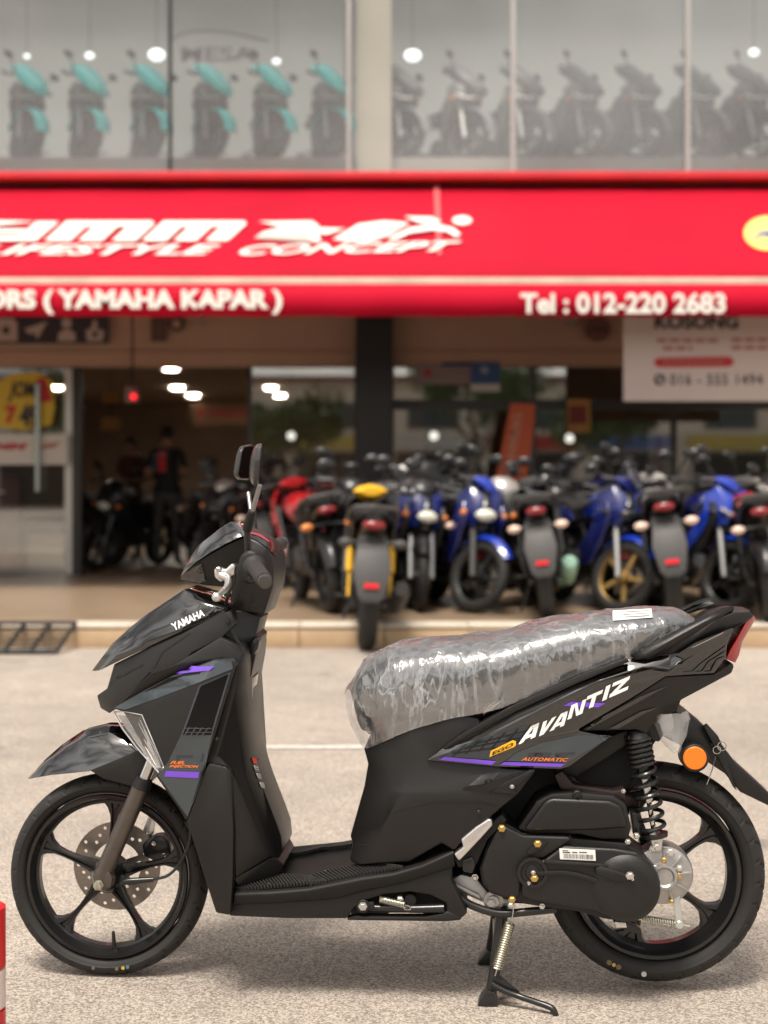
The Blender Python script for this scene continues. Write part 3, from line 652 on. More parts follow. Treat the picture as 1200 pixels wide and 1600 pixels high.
fst = [((540, 1082, 0), (541, 1084, -.055), (541, 1112, -.068), (566, 1172, -.066)),
       ((547, 1054, 0), (552, 1060, -.098), (555, 1112, -.118), (572, 1171, -.112)),
       ((577, 1016, 0), (585, 1028, -.128), (590, 1090, -.150), (604, 1157, -.145)),
       ((625, 999, 0), (630, 1011, -.143), (636, 1074, -.166), (640, 1141, -.162)),
       ((700, 993, 0), (703, 1010, -.153), (708, 1068, -.173), (714, 1119, -.168)),
       ((770, 985, 0), (770, 1006, -.157), (775, 1062, -.174), (774, 1113, -.168)),
       ((820, 975, 0), (825, 994, -.151), (832, 1040, -.169), (838, 1084, -.162)),
       ((850, 965, 0), (858, 980, -.146), (868, 1022, -.164), (880, 1063, -.156)),
       ((940, 954, 0), (940, 970, -.141), (943, 1007, -.158), (948, 1042, -.151)),
       ((1017, 946, 0), (1015, 962, -.126), (1010, 991, -.142), (1004, 1022, -.136)),
       ((1064, 945, 0), (1063, 959, -.106), (1059, 984, -.116), (1054, 1008, -.106)),
       ((1086, 965, 0), (1084, 971, -.064), (1081, 985, -.069), (1078, 1000, -.064))]
V, Fc = strip([[s[i] for s in fst] for i in range(4)])
verts = [S(*v) for v in V]; n = len(verts); vv = verts + [Vector((p.x, -p.y, p.z)) for p in verts]; ff = [list(f) for f in Fc] + [[i + n for i in f][::-1] for f in Fc]
# close the front of the bag
me = subsurf(raw(vv, ff, 'film'), 6)
nr = [v.normal.copy() for v in me.vertices]
for v, nn in zip(me.vertices, nr):
    p = v.co; x = p.x; slack = 1.0 if x < -.02 else .55
    q = Vector((p.x * 9 + p.z * 4, p.y * 7, p.z * 6 - p.x * 3))
    rdg = noise.ridged_multi_fractal(q, 1.0, 2.1, 3, 1.0, 2.0, noise_basis='PERLIN_ORIGINAL')
    q2 = Vector((p.x * 30 + p.z * 14, p.y * 16, p.z * 12 - p.x * 8)); r2 = noise.noise(q2)
    v.co = p + nn * ((rdg - 1.1) * .0075 + r2 * .003) * slack
filmo = put('plastic_wrap', me, film, seat, smooth=25)
# paper strip under the wrap
pl = []
V2 = [(958, 960), (1018, 957), (1019, 970), (958, 975)]
drape('paper_label', V2, paper, seat, off=.009, step=8)
for k in range(3): drape('label_print', [(972 + 2 * k, 962.5 + 3.6 * k), (1015, 960 + 3.6 * k), (1015, 961 + 3.6 * k), (972 + 2 * k, 963.6 + 3.6 * k)], mat('grey_print', (.25, .25, .25), .8), seat, off=.010, step=8)
# ---- gloss side panel running up to the tail
V = [(666, 1188, -.170), (691, 1169, -.168), (742, 1137, -.164), (786, 1112, -.160), (900, 1061, -.150), (984, 1029, -.142),   # 0-5 top edge
     (1046, 1022, -.134), (1064, 1020, -.130), (1145, 983, -.100), (1143, 992, -.098),                                          # 6-9
     (700, 1177, -.176), (770, 1148, -.176), (850, 1106, -.176), (930, 1066, -.170), (1004, 1042, -.158), (1050, 1040, -.142),   # 10-15 upper crease
     (770, 1195, -.178), (846, 1154, -.178), (905, 1139, -.170), (985, 1092, -.160), (1040, 1057, -.150),                      # 16-20 lower crease
     (783, 1199, -.174), (876, 1202, -.168), (890, 1198, -.166), (953, 1152, -.158), (995, 1137, -.148), (905, 1142, -.166), (1115, 1052, -.11)]  # 21-27
Fc = [(0, 1, 10), (1, 2, 11, 10), (2, 3, 12, 11), (3, 4, 13, 12), (4, 5, 14, 13), (5, 6, 15, 14), (6, 7, 8, 9, 20, 15), (10, 11, 17, 16), (11, 12, 18, 17), (12, 13, 19, 18), (13, 14, 20, 19), (14, 15, 20), (0, 10, 16, 21),
      (16, 17, 26, 22, 21), (17, 18, 26), (26, 24, 23, 22), (9, 27, 20)]
side = cage('side_panel', V, Fc, gloss, bevel=.005, seg=3)
# seat rail trims
ext('seat_rail', [(690, 1169), (720, 1148), (760, 1124), (800, 1103), (900, 1057), (978, 1028), (984, 1034), (900, 1069), (806, 1112), (740, 1150), (700, 1170)], -.176, -.15, matte, SC, bevel=.003, both=True)
drape('rail_recess', [(700, 1168), (742, 1144), (806, 1112), (900, 1071), (975, 1041), (975, 1046), (900, 1078), (810, 1122), (745, 1155)], dark, side, off=.0012)
# matte tail side
V = [(905, 1143, -.160), (985, 1094, -.154), (1040, 1058, -.147), (1116, 1054, -.112), (1145, 1036, -.09), (1147, 1042, -.088), (1143, 1052, -.085), (1064, 1094, -.10), (1058, 1112, -.10), (1030, 1120, -.105), (1010, 1148, -.12), (995, 1140, -.14)]
cage('tail_side', V, [(0, 1, 2, 3, 7, 8, 9, 10, 11), (3, 4, 5, 6, 7)], matte, bevel=.003)
drape('tail_crease', [(905, 1141), (1000, 1088), (1042, 1071), (1004, 1093), (915, 1141)], gloss, SC, off=.002)
drape('tail_crease', [(952, 1138), (1000, 1112), (1028, 1104), (1004, 1116), (966, 1138)], gloss, SC, off=.002)
# tail cowl and vented black panel
V = [(984, 1030, -.135), (1046, 1018, -.13), (1092, 990, -.115), (1119, 969, -.105), (1149, 957, -.085), (1172, 956, -.065), (1178, 963, -.06), (1164, 974, -.075), (1146, 984, -.093), (1064, 1021, -.125)]
V2 = [(1090, 980, -.05), (1119, 962, -.05), (1149, 952, -.045), (1172, 953, -.04)]
tail = cage('tail_cowl', V + V2, [(0, 1, 9), (1, 2, 3, 4, 7, 8, 9), (4, 5, 6, 7), (1, 10, 2), (2, 10, 11, 3), (3, 11, 12, 4), (4, 12, 13, 5)], matte, bevel=.003)
V = [(1044, 1050, -.146), (1060, 1034, -.140), (1143, 988, -.108), (1137, 1003, -.105), (1134, 1028, -.10), (1116, 1052, -.112), (1090, 1054, -.125)]
vent = cage('tail_vent_panel', V, [tuple(range(7))], gloss, bevel=.0025)
for k in range(3):
    o_ = 14 * k
    drape('vent_groove', [(1068 + o_, 1049.5), (1082 + o_, 1048.5), (1094 + o_ * .9, 1037 - o_ * .25), (1134, 1008 + k * 8), (1133, 1010.5 + k * 8), (1096 + o_ * .9, 1039 - o_ * .2), (1084 + o_, 1050.5), (1068 + o_, 1051)], mat('groove_grey', (.03, .03, .03), .25, coat=.5), vent, off=.002)
fin = cage('tail_fin', [(1056, 1024, -.138), (1085, 1005, -.132), (1134, 985, -.112), (1144, 981, -.105), (1147, 984, -.104), (1138, 995, -.108), (1070, 1030, -.138)], [tuple(range(7))], gloss, mirror=False, bevel=.0015)
drape('fin_highlight_edge', [(1078, 1012), (1122, 991), (1136, 984), (1126, 991), (1084, 1011)], mat('silver_highlight', (.4, .4, .4), .25, metal=.6), fin, off=.002)  # edge highlight painted on the fin as a silver sliver
# tail light
V = [(1178, 962, -.05), (1166, 972, -.072), (1152, 998, -.085), (1141, 1016, -.09), (1135, 1030, -.092), (1149, 1036, -.07), (1155, 1024, -.066), (1160, 1003, -.058), (1181, 967, -.04)]
cage('tail_light', V, [(0, 1, 8), (1, 2, 7, 8), (2, 3, 6, 7), (3, 4, 5, 6)], redlens, bevel=.0015)
# grab rails: near and far
gr = [(985, 1024), (995, 1016), (1035, 994), (1080, 972), (1127, 950), (1145, 946.5), (1148, 952), (1110, 976), (1060, 1008), (1042, 1020), (1020, 1029), (996, 1032)]
rail = cage('grab_rail', [(985, 1024, -.150), (1000, 1015, -.152), (1040, 993, -.150), (1084, 971, -.140), (1128, 950, -.128), (1145, 946.5, -.122), (1148, 951, -.124), (1110, 974, -.140), (1060, 1006, -.150), (1042, 1019, -.152), (1020, 1029, -.152), (994, 1031, -.152),
                          (1010, 1024, -.162), (1050, 1000, -.162), (1100, 973, -.150)],
            [(0, 1, 12, 11), (1, 2, 13, 12), (2, 3, 14, 13), (3, 4, 5, 6, 14), (6, 7, 14), (7, 8, 13, 14), (8, 9, 10, 12, 13), (10, 11, 12)], matte, mirror=False, bevel=.002)
s_ = rail.modifiers.new('thickness', 'SOLIDIFY'); s_.thickness = .022; s_.offset = -1
rail2 = put('grab_rail', rail.data.copy(), None, SC); 
for v in rail2.data.vertices: v.co.y = -v.co.y
rail2.data.flip_normals(); s_ = rail2.modifiers.new('thickness', 'SOLIDIFY'); s_.thickness = .022; s_.offset = -1
# ---- graphics on the side panel
slh = mat('graphite_mesh', (.02, .026, .032), .2, coat=.6)
drape('graphite_graphic', [(690, 1183), (722, 1164), (760, 1152), (822, 1132), (842, 1140), (790, 1172), (768, 1186), (740, 1184)], slh, side, off=.0012)
for k in range(6): drape('mesh_line', [(706 + 20 * k, 1182 - 4 * k), (728 + 20 * k, 1162 - 6 * k), (730.5 + 20 * k, 1162 - 6 * k), (709 + 20 * k, 1182 - 4 * k)], black_g, side, off=.0018)
for k in range(3): drape('mesh_line', [(706 + 20 * k, 1176 - 8 * k), (800 + 12 * k, 1164 - 12 * k), (800 + 12 * k, 1166 - 12 * k), (706 + 20 * k, 1178 - 8 * k)], black_g, side, off=.0018)
drape('purple_stripe', [(686, 1186.5), (694, 1182), (776, 1189), (768, 1194.5)], purple, side, off=.0022)
drape('purple_stripe', [(781, 1195), (787, 1190), (883, 1193), (876, 1198)], purple, side, off=.0022)
drape('grey_graphic', [(806, 1176), (846, 1160), (905, 1148), (956, 1150), (884, 1192), (790, 1189)], slate, side, off=.0012)
drape('ghost_letter', [(826, 1176), (836, 1176), (834, 1182), (846, 1182), (848, 1176), (862, 1176), (858, 1186), (824, 1184)], slh, side, off=.002)
drape('ghost_letter', [(868, 1176), (900, 1175), (896, 1179), (888, 1179), (882, 1186), (874, 1186), (878, 1179), (866, 1179)], slh, side, off=.002)
drape('purple_stripe', [(880, 1102), (892, 1096), (946, 1098.5), (934, 1105)], purple, side, off=.0022)
# model lettering drawn stroke by stroke in its own slanted frame
def strokes(name, polys, org, ux, uy, m, parent, off):
    bm = bmesh.new()
    for poly in polys:
        vs_ = [bm.verts.new((org[0] + ux[0] * u + uy[0] * v, org[1] + ux[1] * u + uy[1] * v, 0)) for u, v in poly]; bm.faces.new(vs_)
    bmesh.ops.triangulate(bm, faces=bm.faces)
    for _ in range(3):
        es = [e for e in bm.edges if e.calc_length() > 6]
        if es: bmesh.ops.subdivide_edges(bm, edges=es, cuts=1); bmesh.ops.triangulate(bm, faces=bm.faces)
    for v in bm.verts: v.co = on(v.co.x, v.co.y, off)
    return put(name, finish(bm, name), m, parent)
LET = {'A': [[(0, 0), (.50, 1), (.80, 1), (.30, 0)], [(.50, 1), (1, 1), (1, .74), (.66, .74)], [(1, 1), (1, 0), (.72, 0), (.72, 1)], [(.42, .38), (.74, .38), (.74, .16), (.34, .16)]],
       'V': [[(0, 1), (.30, 1), (.30, 0), (0, 0)], [(0, 0), (.34, 0), (.98, 1), (.66, 1)]],
       'N': [[(0, 0), (0, 1), (.27, 1), (.27, 0)], [(.2, 1), (.40, 1), (.82, 0), (.60, 0)], [(.75, 0), (.75, 1), (1.02, 1), (1.02, 0)]],
       'T': [[(0, 1), (1.02, 1), (1.02, .74), (0, .74)], [(.36, .76), (.66, .76), (.66, 0), (.36, 0)]], 'I': [[(.2, 0), (.2, 1), (.66, 1), (.66, 0)]],
       'Z': [[(0, 1), (1, 1), (1, .74), (0, .74)], [(.62, .78), (1, .78), (.38, .22), (0, .22)], [(0, .26), (1.08, .26), (1.08, 0), (0, 0)]]}
cur = [(809.5, 1163), (842, 1150.5), (858, 1143), (886, 1124.5), (911, 1110.5), (937, 1096.5), (951, 1090)]
wd = [29, 23, 25, 25, 26, 17, 29]
for ch, (x, y), w_ in zip('AVANTIZ', cur, wd):
    strokes('model_letter', LET[ch], (x, y), (w_ * .92, -w_ * .40), (6.5, -23.0), white_g, side, .0032)
ego = [(765, 1182.5), (767, 1173), (801, 1156.5), (806, 1158), (806, 1164), (803, 1167)]
drape('badge_border', ego, yellow_g, side, off=.0025); drape('badge_line', [(767.5, 1179.5), (769, 1174.6), (801, 1159.3), (803.5, 1160.5), (803, 1163.8), (801, 1165)], yellow_g, side, off=.0032)
drape_text('badge_lettering', 'EGO', [(768.5, 1180), (801, 1165), (803, 1158.8), (770, 1174.0)], mat('badge_brown', (.02, .008, .004), .3), side, off=.0042, bold=.03)
drape_text('automatic_lettering', 'AUTOMATIC', [(814, 1188), (886, 1189.5), (888, 1184), (816, 1183)], orange_g, side, off=.003, bold=.02, shear=.25, space=1.1)
# ---- rear fender, indicator in a bag, reflector
V = [(1024, 1116, -.06), (1056, 1104, -.055), (1070, 1110, -.055), (1102, 1136, -.055), (1128, 1163, -.055), (1150, 1192, -.052), (1206, 1243, -.05), (1206, 1262, -.05), (1157, 1238, -.052), (1134, 1210, -.055), (1104, 1190, -.058), (1076, 1172, -.06), (1034, 1150, -.06)]
rf = cage('rear_fender', V, [tuple(range(13))], matte, bevel=.006)
cyl('reflector_cup', 1086, 1185, -.100, -.05, .0305, matte2, rf); cyl('reflector', 1086, 1185, -.104, -.098, .0255, amber, rf, n=40)
ext('plate_bracket', [(1100, 1136), (1106, 1132), (1122, 1150), (1128, 1162), (1118, 1172), (1112, 1158)], -.075, -.055, dark, rf, bevel=.002)
ext('plate_bracket', [(1108, 1160), (1126, 1164), (1152, 1236), (1146, 1230), (1120, 1180)], -.066, -.056, matte2, rf, bevel=.002)
tube('key_ring', [S(1128 + 7 * math.cos(a * math.pi / 6), 1166 + 7 * math.sin(a * math.pi / 6), -.08) for a in range(13)], .0012, chrome, rf, n=6)
tube('key_ring', [S(1120 + 6 * math.cos(a * math.pi / 6), 1172 + 6 * math.sin(a * math.pi / 6), -.082) for a in range(13)], .0012, chrome, rf, n=6)
tube('wire_tie', [S(1118, 1182, -.085), S(1112, 1205, -.09), S(1104, 1226, -.092)], .001, chrome, rf, n=6, cm=3)
ext('indicator_stem', [(1030, 1118), (1052, 1112), (1056, 1140), (1040, 1152), (1028, 1138)], -.105, -.05, mat('smoke_lens', (.16, .16, .16), .2, coat=1), SC, bevel=.01)
# crumpled clear bag
bag = bpy.data.materials.new('clear_bag'); bag.use_nodes = True; t = bag.node_tree; b = t.nodes['Principled BSDF']
b.inputs['Base Color'].default_value = (.8, .8, .8, 1); b.inputs['Roughness'].default_value = .12; b.inputs['Alpha'].default_value = .30; b.inputs['Coat Weight'].default_value = 1
prof = [(1022, 1112, 1074, 1108), (1020, 1128, 1076, 1124), (1028, 1150, 1072, 1146), (1040, 1166, 1066, 1162), (1052, 1176, 1064, 1172)]
Vb = []; nn = 22
for i, (xl, yl, xr, yr) in enumerate(prof):
    a = S(xl, yl, -.09); c = S(xr, yr, -.09); mid = (a + c) / 2; h = (c - a) / 2; dep = .04 * (1 - .15 * i)
    for j in range(nn):
        an = 2 * math.pi * j / nn; k = 1 + .22 * noise.noise(Vector((j * .9, i * 1.3, 2.2))); Vb.append(mid + h * math.cos(an) * k + Vector((0, dep * math.sin(an) * k, .006 * noise.noise(Vector((j * 1.7, i, 0))))))
Fb = [(i * nn + j, i * nn + (j + 1) % nn, (i + 1) * nn + (j + 1) % nn, (i + 1) * nn + j) for i in range(len(prof) - 1) for j in range(nn)]
put('plastic_bag', raw(Vb, Fb, 'bag'), bag, rf, smooth=15)
# ---- engine and rear drive
ext('engine_block', [(716, 1240), (812, 1196), (900, 1196), (950, 1160), (1000, 1140), (1030, 1150), (960, 1260), (940, 1420), (770, 1410), (704, 1380)], -.055, .11, dark, SC, bevel=.004)
ext('tail_frame', [(870, 1205), (955, 1150), (1060, 1112), (1030, 1160), (1000, 1150), (940, 1190), (900, 1215)], -.10, .10, matte2, SC, bevel=.004)
ext('inner_fender', [(868, 1202), (884, 1200), (902, 1220), (1000, 1250), (1000, 1262), (880, 1244)], -.075, .075, mat('maroon_plastic', (.02, .010, .010), .5), SC, bevel=.003)
ab = ext('air_box', [(808, 1296), (838, 1252), (862, 1240), (900, 1238), (958, 1243), (978, 1256), (987, 1294), (981, 1312), (940, 1312), (905, 1304), (832, 1304)], -.150, -.03, matte2, SC, bevel=.006)
ext('air_box_lid', [(818, 1297), (850, 1253), (862, 1247), (952, 1251), (972, 1259), (982, 1294), (930, 1298), (828, 1300)], -.168, -.148, matte, ab, bevel=.012, seg=4)
cyl('box_boss', 902, 1243, -.160, -.14, .010, matte2, ab); bolt(902, 1243, -.161, .0035, dark, ab); bolt(974, 1236, -.15, .004, chrome, ab)
ext('box_bracket', [(866, 1212), (878, 1204), (896, 1226), (960, 1236), (976, 1232), (978, 1250), (956, 1246), (898, 1238), (876, 1234)], -.13, -.09, mat('maroon_plastic'), SC, bevel=.004)
# transmission case
cv = [(784, 1282), (800, 1292), (816, 1302), (870, 1306), (893, 1305), (893, 1310), (980, 1318), (1010, 1340), (1028, 1372), (1029, 1396), (1018, 1420), (1000, 1434), (972, 1440), (945, 1436), (900, 1424), (860, 1419), (815, 1412), (790, 1404), (766, 1396), (754, 1382), (749, 1356), (758, 1326), (770, 1302)]
cvt = ext('transmission_case', cv, -.150, -.03, matte2, SC, bevel=.008, seg=3)
fr = [(784, 1288), (800, 1297), (818, 1306), (888, 1308), (894, 1312), (850, 1341), (828, 1344), (818, 1352), (814, 1370), (812, 1396), (806, 1408), (788, 1402), (766, 1393), (756, 1380), (752, 1356), (761, 1328), (772, 1306)]
ext('front_case_cover', fr, -.168, -.148, matte2, cvt, bevel=.007, seg=3)
rc_ = [(852, 1343), (880, 1322), (960, 1326), (996, 1332), (1020, 1352), (1029, 1380), (1024, 1408), (1008, 1428), (984, 1438), (960, 1436), (930, 1424), (880, 1416), (830, 1408), (814, 1400), (816, 1366), (824, 1350)]
ext('rear_case_cover', rc_, -.172, -.148, matte, cvt, bevel=.007, seg=3)
lathe('clutch_cover', [(.0, -.014), (.045, -.013), (.062, -.008), (.072, .0), (.074, .01), (.074, .03)], matte, cvt, n=56, loc=S(979, 1388, -.172))
lathe('duct_ring', [(.033, 0), (.033, -.006), (.026, -.006), (.024, -.001), (.016, -.001), (.014, -.005), (.0, -.005)], matte2, cvt, n=32, loc=S(832, 1363, -.172))
V = [(838, 1362), (880, 1360), (906, 1364), (930, 1372), (972, 1386), (968, 1391), (928, 1379), (900, 1371), (878, 1367), (840, 1369)]
ext('case_rib', V, -.180, -.17, matte, cvt, bevel=.003)
ext('case_rib', [(850, 1344), (940, 1350), (974, 1354), (972, 1358), (936, 1356), (852, 1350)], -.180, -.17, matte2, cvt, bevel=.003)
ext('case_slot', [(930, 1358), (940, 1354), (988, 1368), (990, 1376), (966, 1380), (932, 1368)], -.190, -.17, matte2, cvt, bevel=.004)
ext('case_slot', [(822, 1332), (842, 1314), (858, 1314), (846, 1328), (828, 1338)], -.172, -.166, matte, cvt, bevel=.004)
drape_text('embossed_lettering', 'YAMAHA', [(946, 1402), (998, 1401), (998, 1391), (946, 1392)], mat('emboss_black', (.016, .016, .016), .3), cvt, off=.0012, bold=.02)
lb = ext('barcode_label', [(874, 1326), (930, 1328.5), (931, 1345), (875, 1342.5)], -.1745, -.172, paper, cvt, bevel=0)
for k in range(22):
    x = 881 + 2.15 * k; ww = .6 + .8 * random.random(); ext('barcode_bar', [(x, 1334 + k * .09), (x + ww, 1334 + k * .09), (x + ww, 1341 + k * .09), (x, 1341 + k * .09)], -.1752, -.174, black_g, lb, bevel=0, register=False)
ext('label_print', [(879, 1328.5), (888, 1328.9), (888, 1329.8), (879, 1329.4)], -.1752, -.174, black_g, lb, bevel=0, register=False)
for xa, xb in ((879, 891), (894, 902), (905, 917)): ext('label_print', [(xa, 1331), (xb, 1331.5), (xb, 1332.8), (xa, 1332.3)], -.1752, -.174, black_g, lb, bevel=0, register=False)
for x, y, w_, r_, m_ in ((784, 1294, -.170, .0065, gold), (840, 1318, -.174, .0065, gold), (835, 1372, -.176, .0065, gold), (826, 1380, -.174, .0035, chrome), (833, 1363, -.178, .004, chrome),
                         (742, 1371, -.12, .006, chrome), (800, 1405, -.168, .006, gold), (798, 1414, -.166, .005, chrome), (847, 1416, -.152, .005, chrome), (984, 1368, -.192, .007, chrome), (988, 1373, -.18, .004, chrome), (994, 1306, -.13, .006, chrome), (981, 1315, -.15, .005, chrome), (728, 1345, -.15, .004, chrome), (776, 1263, -.16, .004, chrome)):
    bolt(x, y, w_, r_, m_, cvt)
# crankcase, passenger step, pipe
ext('crankcase', [(705, 1374), (720, 1366), (744, 1372), (766, 1398), (806, 1408), (800, 1422), (770, 1418), (740, 1404), (708, 1390)], -.12, .06, alum, SC, bevel=.005)
lathe('drain_plug', [(.022, 0), (.022, -.006), (.014, -.007), (.013, -.013), (.010, -.014)], alum, SC, n=24, loc=S(771, 1407, -.122)); bolt(768, 1411, -.135, .009, alum, SC)
ext('crankcase_fin', [(708, 1379), (748, 1398), (752, 1406), (706, 1384)], -.128, -.115, alum, SC, bevel=.002)
tube('breather_pipe', [S(716, 1400, -.13), S(738, 1415, -.135), S(780, 1427, -.14), S(830, 1424, -.14), S(868, 1420, -.13)], .009, blackmetal, SC, n=12, cm=5)
ext('passenger_step', [(720, 1312), (744, 1292), (762, 1280), (768, 1280), (770, 1290), (750, 1312), (731, 1332), (717, 1346), (709, 1335), (724, 1324)], -.186, -.15, alu_bright, SC, bevel=.005, seg=3)
ext('step_mount', [(708, 1340), (728, 1322), (772, 1282), (784, 1272), (792, 1282), (762, 1312), (744, 1352), (716, 1356)], -.165, -.10, dark, SC, bevel=.003)
ext('step_boss', [(722, 1344), (738, 1338), (744, 1352), (738, 1366), (722, 1362)], -.17, -.12, blackmetal, SC, bevel=.005)
# rear gear case
gc = lathe('gear_case', [(.0, -.012), (.018, -.012), (.022, -.016), (.028, -.015), (.032, -.004), (.052, -.002), (.063, .004), (.066, .012), (.066, .05)], alum, SC, n=56, loc=S(1037, 1368, -.118))
for k in range(9):
    a = R(40 * k + 10); box('case_rib', (.044 * math.cos(a), -.004, .044 * math.sin(a)), (.034, .01, .005), alum, gc, rot=Matrix.Rotation(-a, 3, 'Y'), bevel=.0015)
for x, y, m_, r_ in ((1020, 1326, chrome, .006), (1047, 1331, alu_bright, .008), (1037, 1343, gold, .0055), (1061, 1356, alu_bright, .006), (1061, 1370, gold, .0045), (1049, 1408, gold, .0045), (1023, 1354, chrome, .005), (1060, 1366, gold, .004)):
    bolt(x, y, -.122, r_, m_, SC)
# shock absorber
top, bot = S(994, 1140, -.105), S(1026, 1322, -.118)
sh = tube('shock_body', [top + (bot - top) * .0, top + (bot - top) * .42], .0145, blackmetal, SC, n=20)
tube('shock_sleeve', [top + (bot - top) * .4, top + (bot - top) * .62], .011, chrome, sh, n=18)
tube('shock_rod', [top + (bot - top) * .5, top + (bot - top) * .9], .0058, chrome, sh, n=14)
tube('shock_cap', [top + (bot - top) * .0, top + (bot - top) * .07], [.02, .028], blackmetal, sh, n=20)
tube('shock_foot', [top + (bot - top) * .89, top + (bot - top) * .925], [.030, .028], blackmetal, sh, n=20)
cp = []
for i in range(181):
    t_ = i / 180; tt = t_ * .62 if t_ < .5 else .31 + (t_ - .5) * 1.38
    c = top + (bot - top) * (.05 + .85 * min(1, tt)); ang = 2 * math.pi * t_ * 12.5; z = (bot - top).normalized(); x = z.orthogonal().normalized(); y = z.cross(x)
    cp.append(c + (x * math.cos(ang) + y * math.sin(ang)) * .0255)
tube('coil_spring', cp, .0048, blackmetal, sh, n=8)
ext('shock_clevis', [(1015, 1302), (1038, 1303), (1034, 1330), (1020, 1332)], -.128, -.10, alu_bright, sh, bevel=.004)
bolt(1026, 1323, -.13, .007, chrome, sh)
ext('swing_bracket', [(986, 1270), (1000, 1270), (1010, 1296), (1004, 1312), (990, 1306)], -.11, -.06, blackmetal, SC, bevel=.003)
# drum brake arm, spring and cable
ba = ext('brake_arm', [(1050, 1400), (1062, 1396), (1066, 1434), (1068, 1450), (1054, 1450), (1056, 1434)], -.118, -.112, mat('bright_zinc', (.6, .62, .6), .3, metal=.8), SC, bevel=.001)
tube('arm_spring', coil_pts(S(1004, 1436, -.112), S(1056, 1444, -.112), .0085, 14, 10), .0015, zinc, ba, n=5)
tube('brake_rod', [S(985, 1434, -.112), S(1030, 1440, -.112), S(1078, 1447, -.112)], .003, zinc, ba, n=8)
cyl('adjuster', 1062, 1446, -.122, -.106, .009, mat('bright_zinc'), ba)
ext('cable_stay', [(958, 1440), (985, 1440), (1002, 1452), (1004, 1462), (990, 1458), (968, 1450)], -.11, -.09, blackmetal, SC, bevel=.002)
ext('cable_clamp', [(960, 1440), (978, 1442), (980, 1450), (962, 1450)], -.122, -.11, alu_bright, SC, bevel=.002)
# ---- centre stand
def foot_z(px, w_):  # a stand foot rests on the road
    p = S(px, 1560, w_); return Vector((p.x, p.y, 0))
cs_top = S(786, 1414, -.11); nf = foot_z(764, -.13); ff_ = foot_z(764, .13); fx = nf.x
st_ = tube('centre_stand', [cs_top, Vector(((cs_top.x * .4 + fx * .6), -.128, .07)), Vector((fx + .004, -.13, .018))], [.014, .0125, .0125], blackmetal, SC, n=14)
tube('stand_leg', [Vector((cs_top.x, .11, cs_top.z)), Vector(((cs_top.x * .4 + fx * .6), .128, .07)), Vector((fx + .004, .13, .018))], [.014, .0125, .0125], blackmetal, st_, n=14)
tube('stand_tube', [Vector((cs_top.x, -.11, cs_top.z)), Vector((cs_top.x, .11, cs_top.z))], .013, blackmetal, st_, n=14)
tube('stand_tube', [Vector((cs_top.x * .6 + fx * .4, -.12, .11)), Vector((cs_top.x * .6 + fx * .4, .12, .11))], .009, blackmetal, st_, n=12)
for s in (-1, 1):
    f = bmesh.new(); pr = [(-.026, .0), (.018, .0), (.020, .012), (.010, .034), (-.004, .036), (-.020, .014)]
    a = [f.verts.new((fx + x, s * .13 - .020, z)) for x, z in pr]; b2 = [f.verts.new((fx + x, s * .13 + .020, z)) for x, z in pr]
    f.faces.new(a); f.faces.new(b2[::-1])
    for i in range(6): f.faces.new((a[i], b2[i], b2[(i + 1) % 6], a[(i + 1) % 6]))
    put('stand_foot', finish(f, 'foot', bevel=.003), blackmetal, st_)
tube('stand_lever', [S(768, 1537, -.145), S(790, 1549, -.15), S(812, 1557, -.155), S(838, 1566, -.17), S(858, 1573, -.18), S(866, 1580, -.185), S(870, 1593, -.185)], .0068, blackmetal, st_, n=12, cm=4)
ext('stand_gusset', [(772, 1522), (776, 1520), (812, 1550), (810, 1554), (770, 1540)], -.142, -.136, blackmetal, st_, bevel=.001)
tube('stand_return_spring', coil_pts(S(797, 1442, -.140), S(777, 1512, -.145), .0105, 19, 10), .0022, mat('spring_zinc', (.62, .60, .48), .28, metal=.95), st_, n=6)
tube('spring_wire', [S(803, 1414, -.15), S(801, 1430, -.148), S(797, 1443, -.142)], .0018, chrome, st_, n=6)
tube('spring_wire', [S(777, 1512, -.145), S(775, 1520, -.143), S(772, 1528, -.138)], .002, chrome, st_, n=6)
# ------------------------------------------------------------------ ground
gm = bpy.data.materials.new('worn_asphalt'); gm.use_nodes = True; t = gm.node_tree; b = t.nodes['Principled BSDF']
b.inputs['Roughness'].default_value = .85; tc = t.nodes.new('ShaderNodeTexCoord')
def nz(s, d, dist=0):
    n = t.nodes.new('ShaderNodeTexNoise'); n.inputs['Scale'].default_value = s; n.inputs['Detail'].default_value = d; n.inputs['Distortion'].default_value = dist; t.links.new(tc.outputs['Object'], n.inputs['Vector']); return n
vo = t.nodes.new('ShaderNodeTexVoronoi'); vo.inputs['Scale'].default_value = 220; t.links.new(tc.outputs['Object'], vo.inputs['Vector'])
fine = nz(300, 2); big = nz(.55, 5, .4); mid = nz(4, 5)
cr = t.nodes.new('ShaderNodeValToRGB'); cr.color_ramp.elements[0].position = .30; cr.color_ramp.elements[0].color = (.19, .162, .138, 1); cr.color_ramp.elements[1].position = .72; cr.color_ramp.elements[1].color = (.51, .442, .375, 1)
sep = t.nodes.new('ShaderNodeSeparateColor'); t.links.new(vo.outputs['Color'], sep.inputs[0])
mx = t.nodes.new('ShaderNodeMath'); mx.operation = 'MULTIPLY_ADD'; mx.inputs[1].default_value = .5; t.links.new(sep.outputs[0], mx.inputs[0])
m2 = t.nodes.new('ShaderNodeMath'); m2.operation = 'MULTIPLY'; m2.inputs[1].default_value = .52; t.links.new(fine.outputs['Fac'], m2.inputs[0]); t.links.new(m2.outputs[0], mx.inputs[2])
t.links.new(mx.outputs[0], cr.inputs[0])
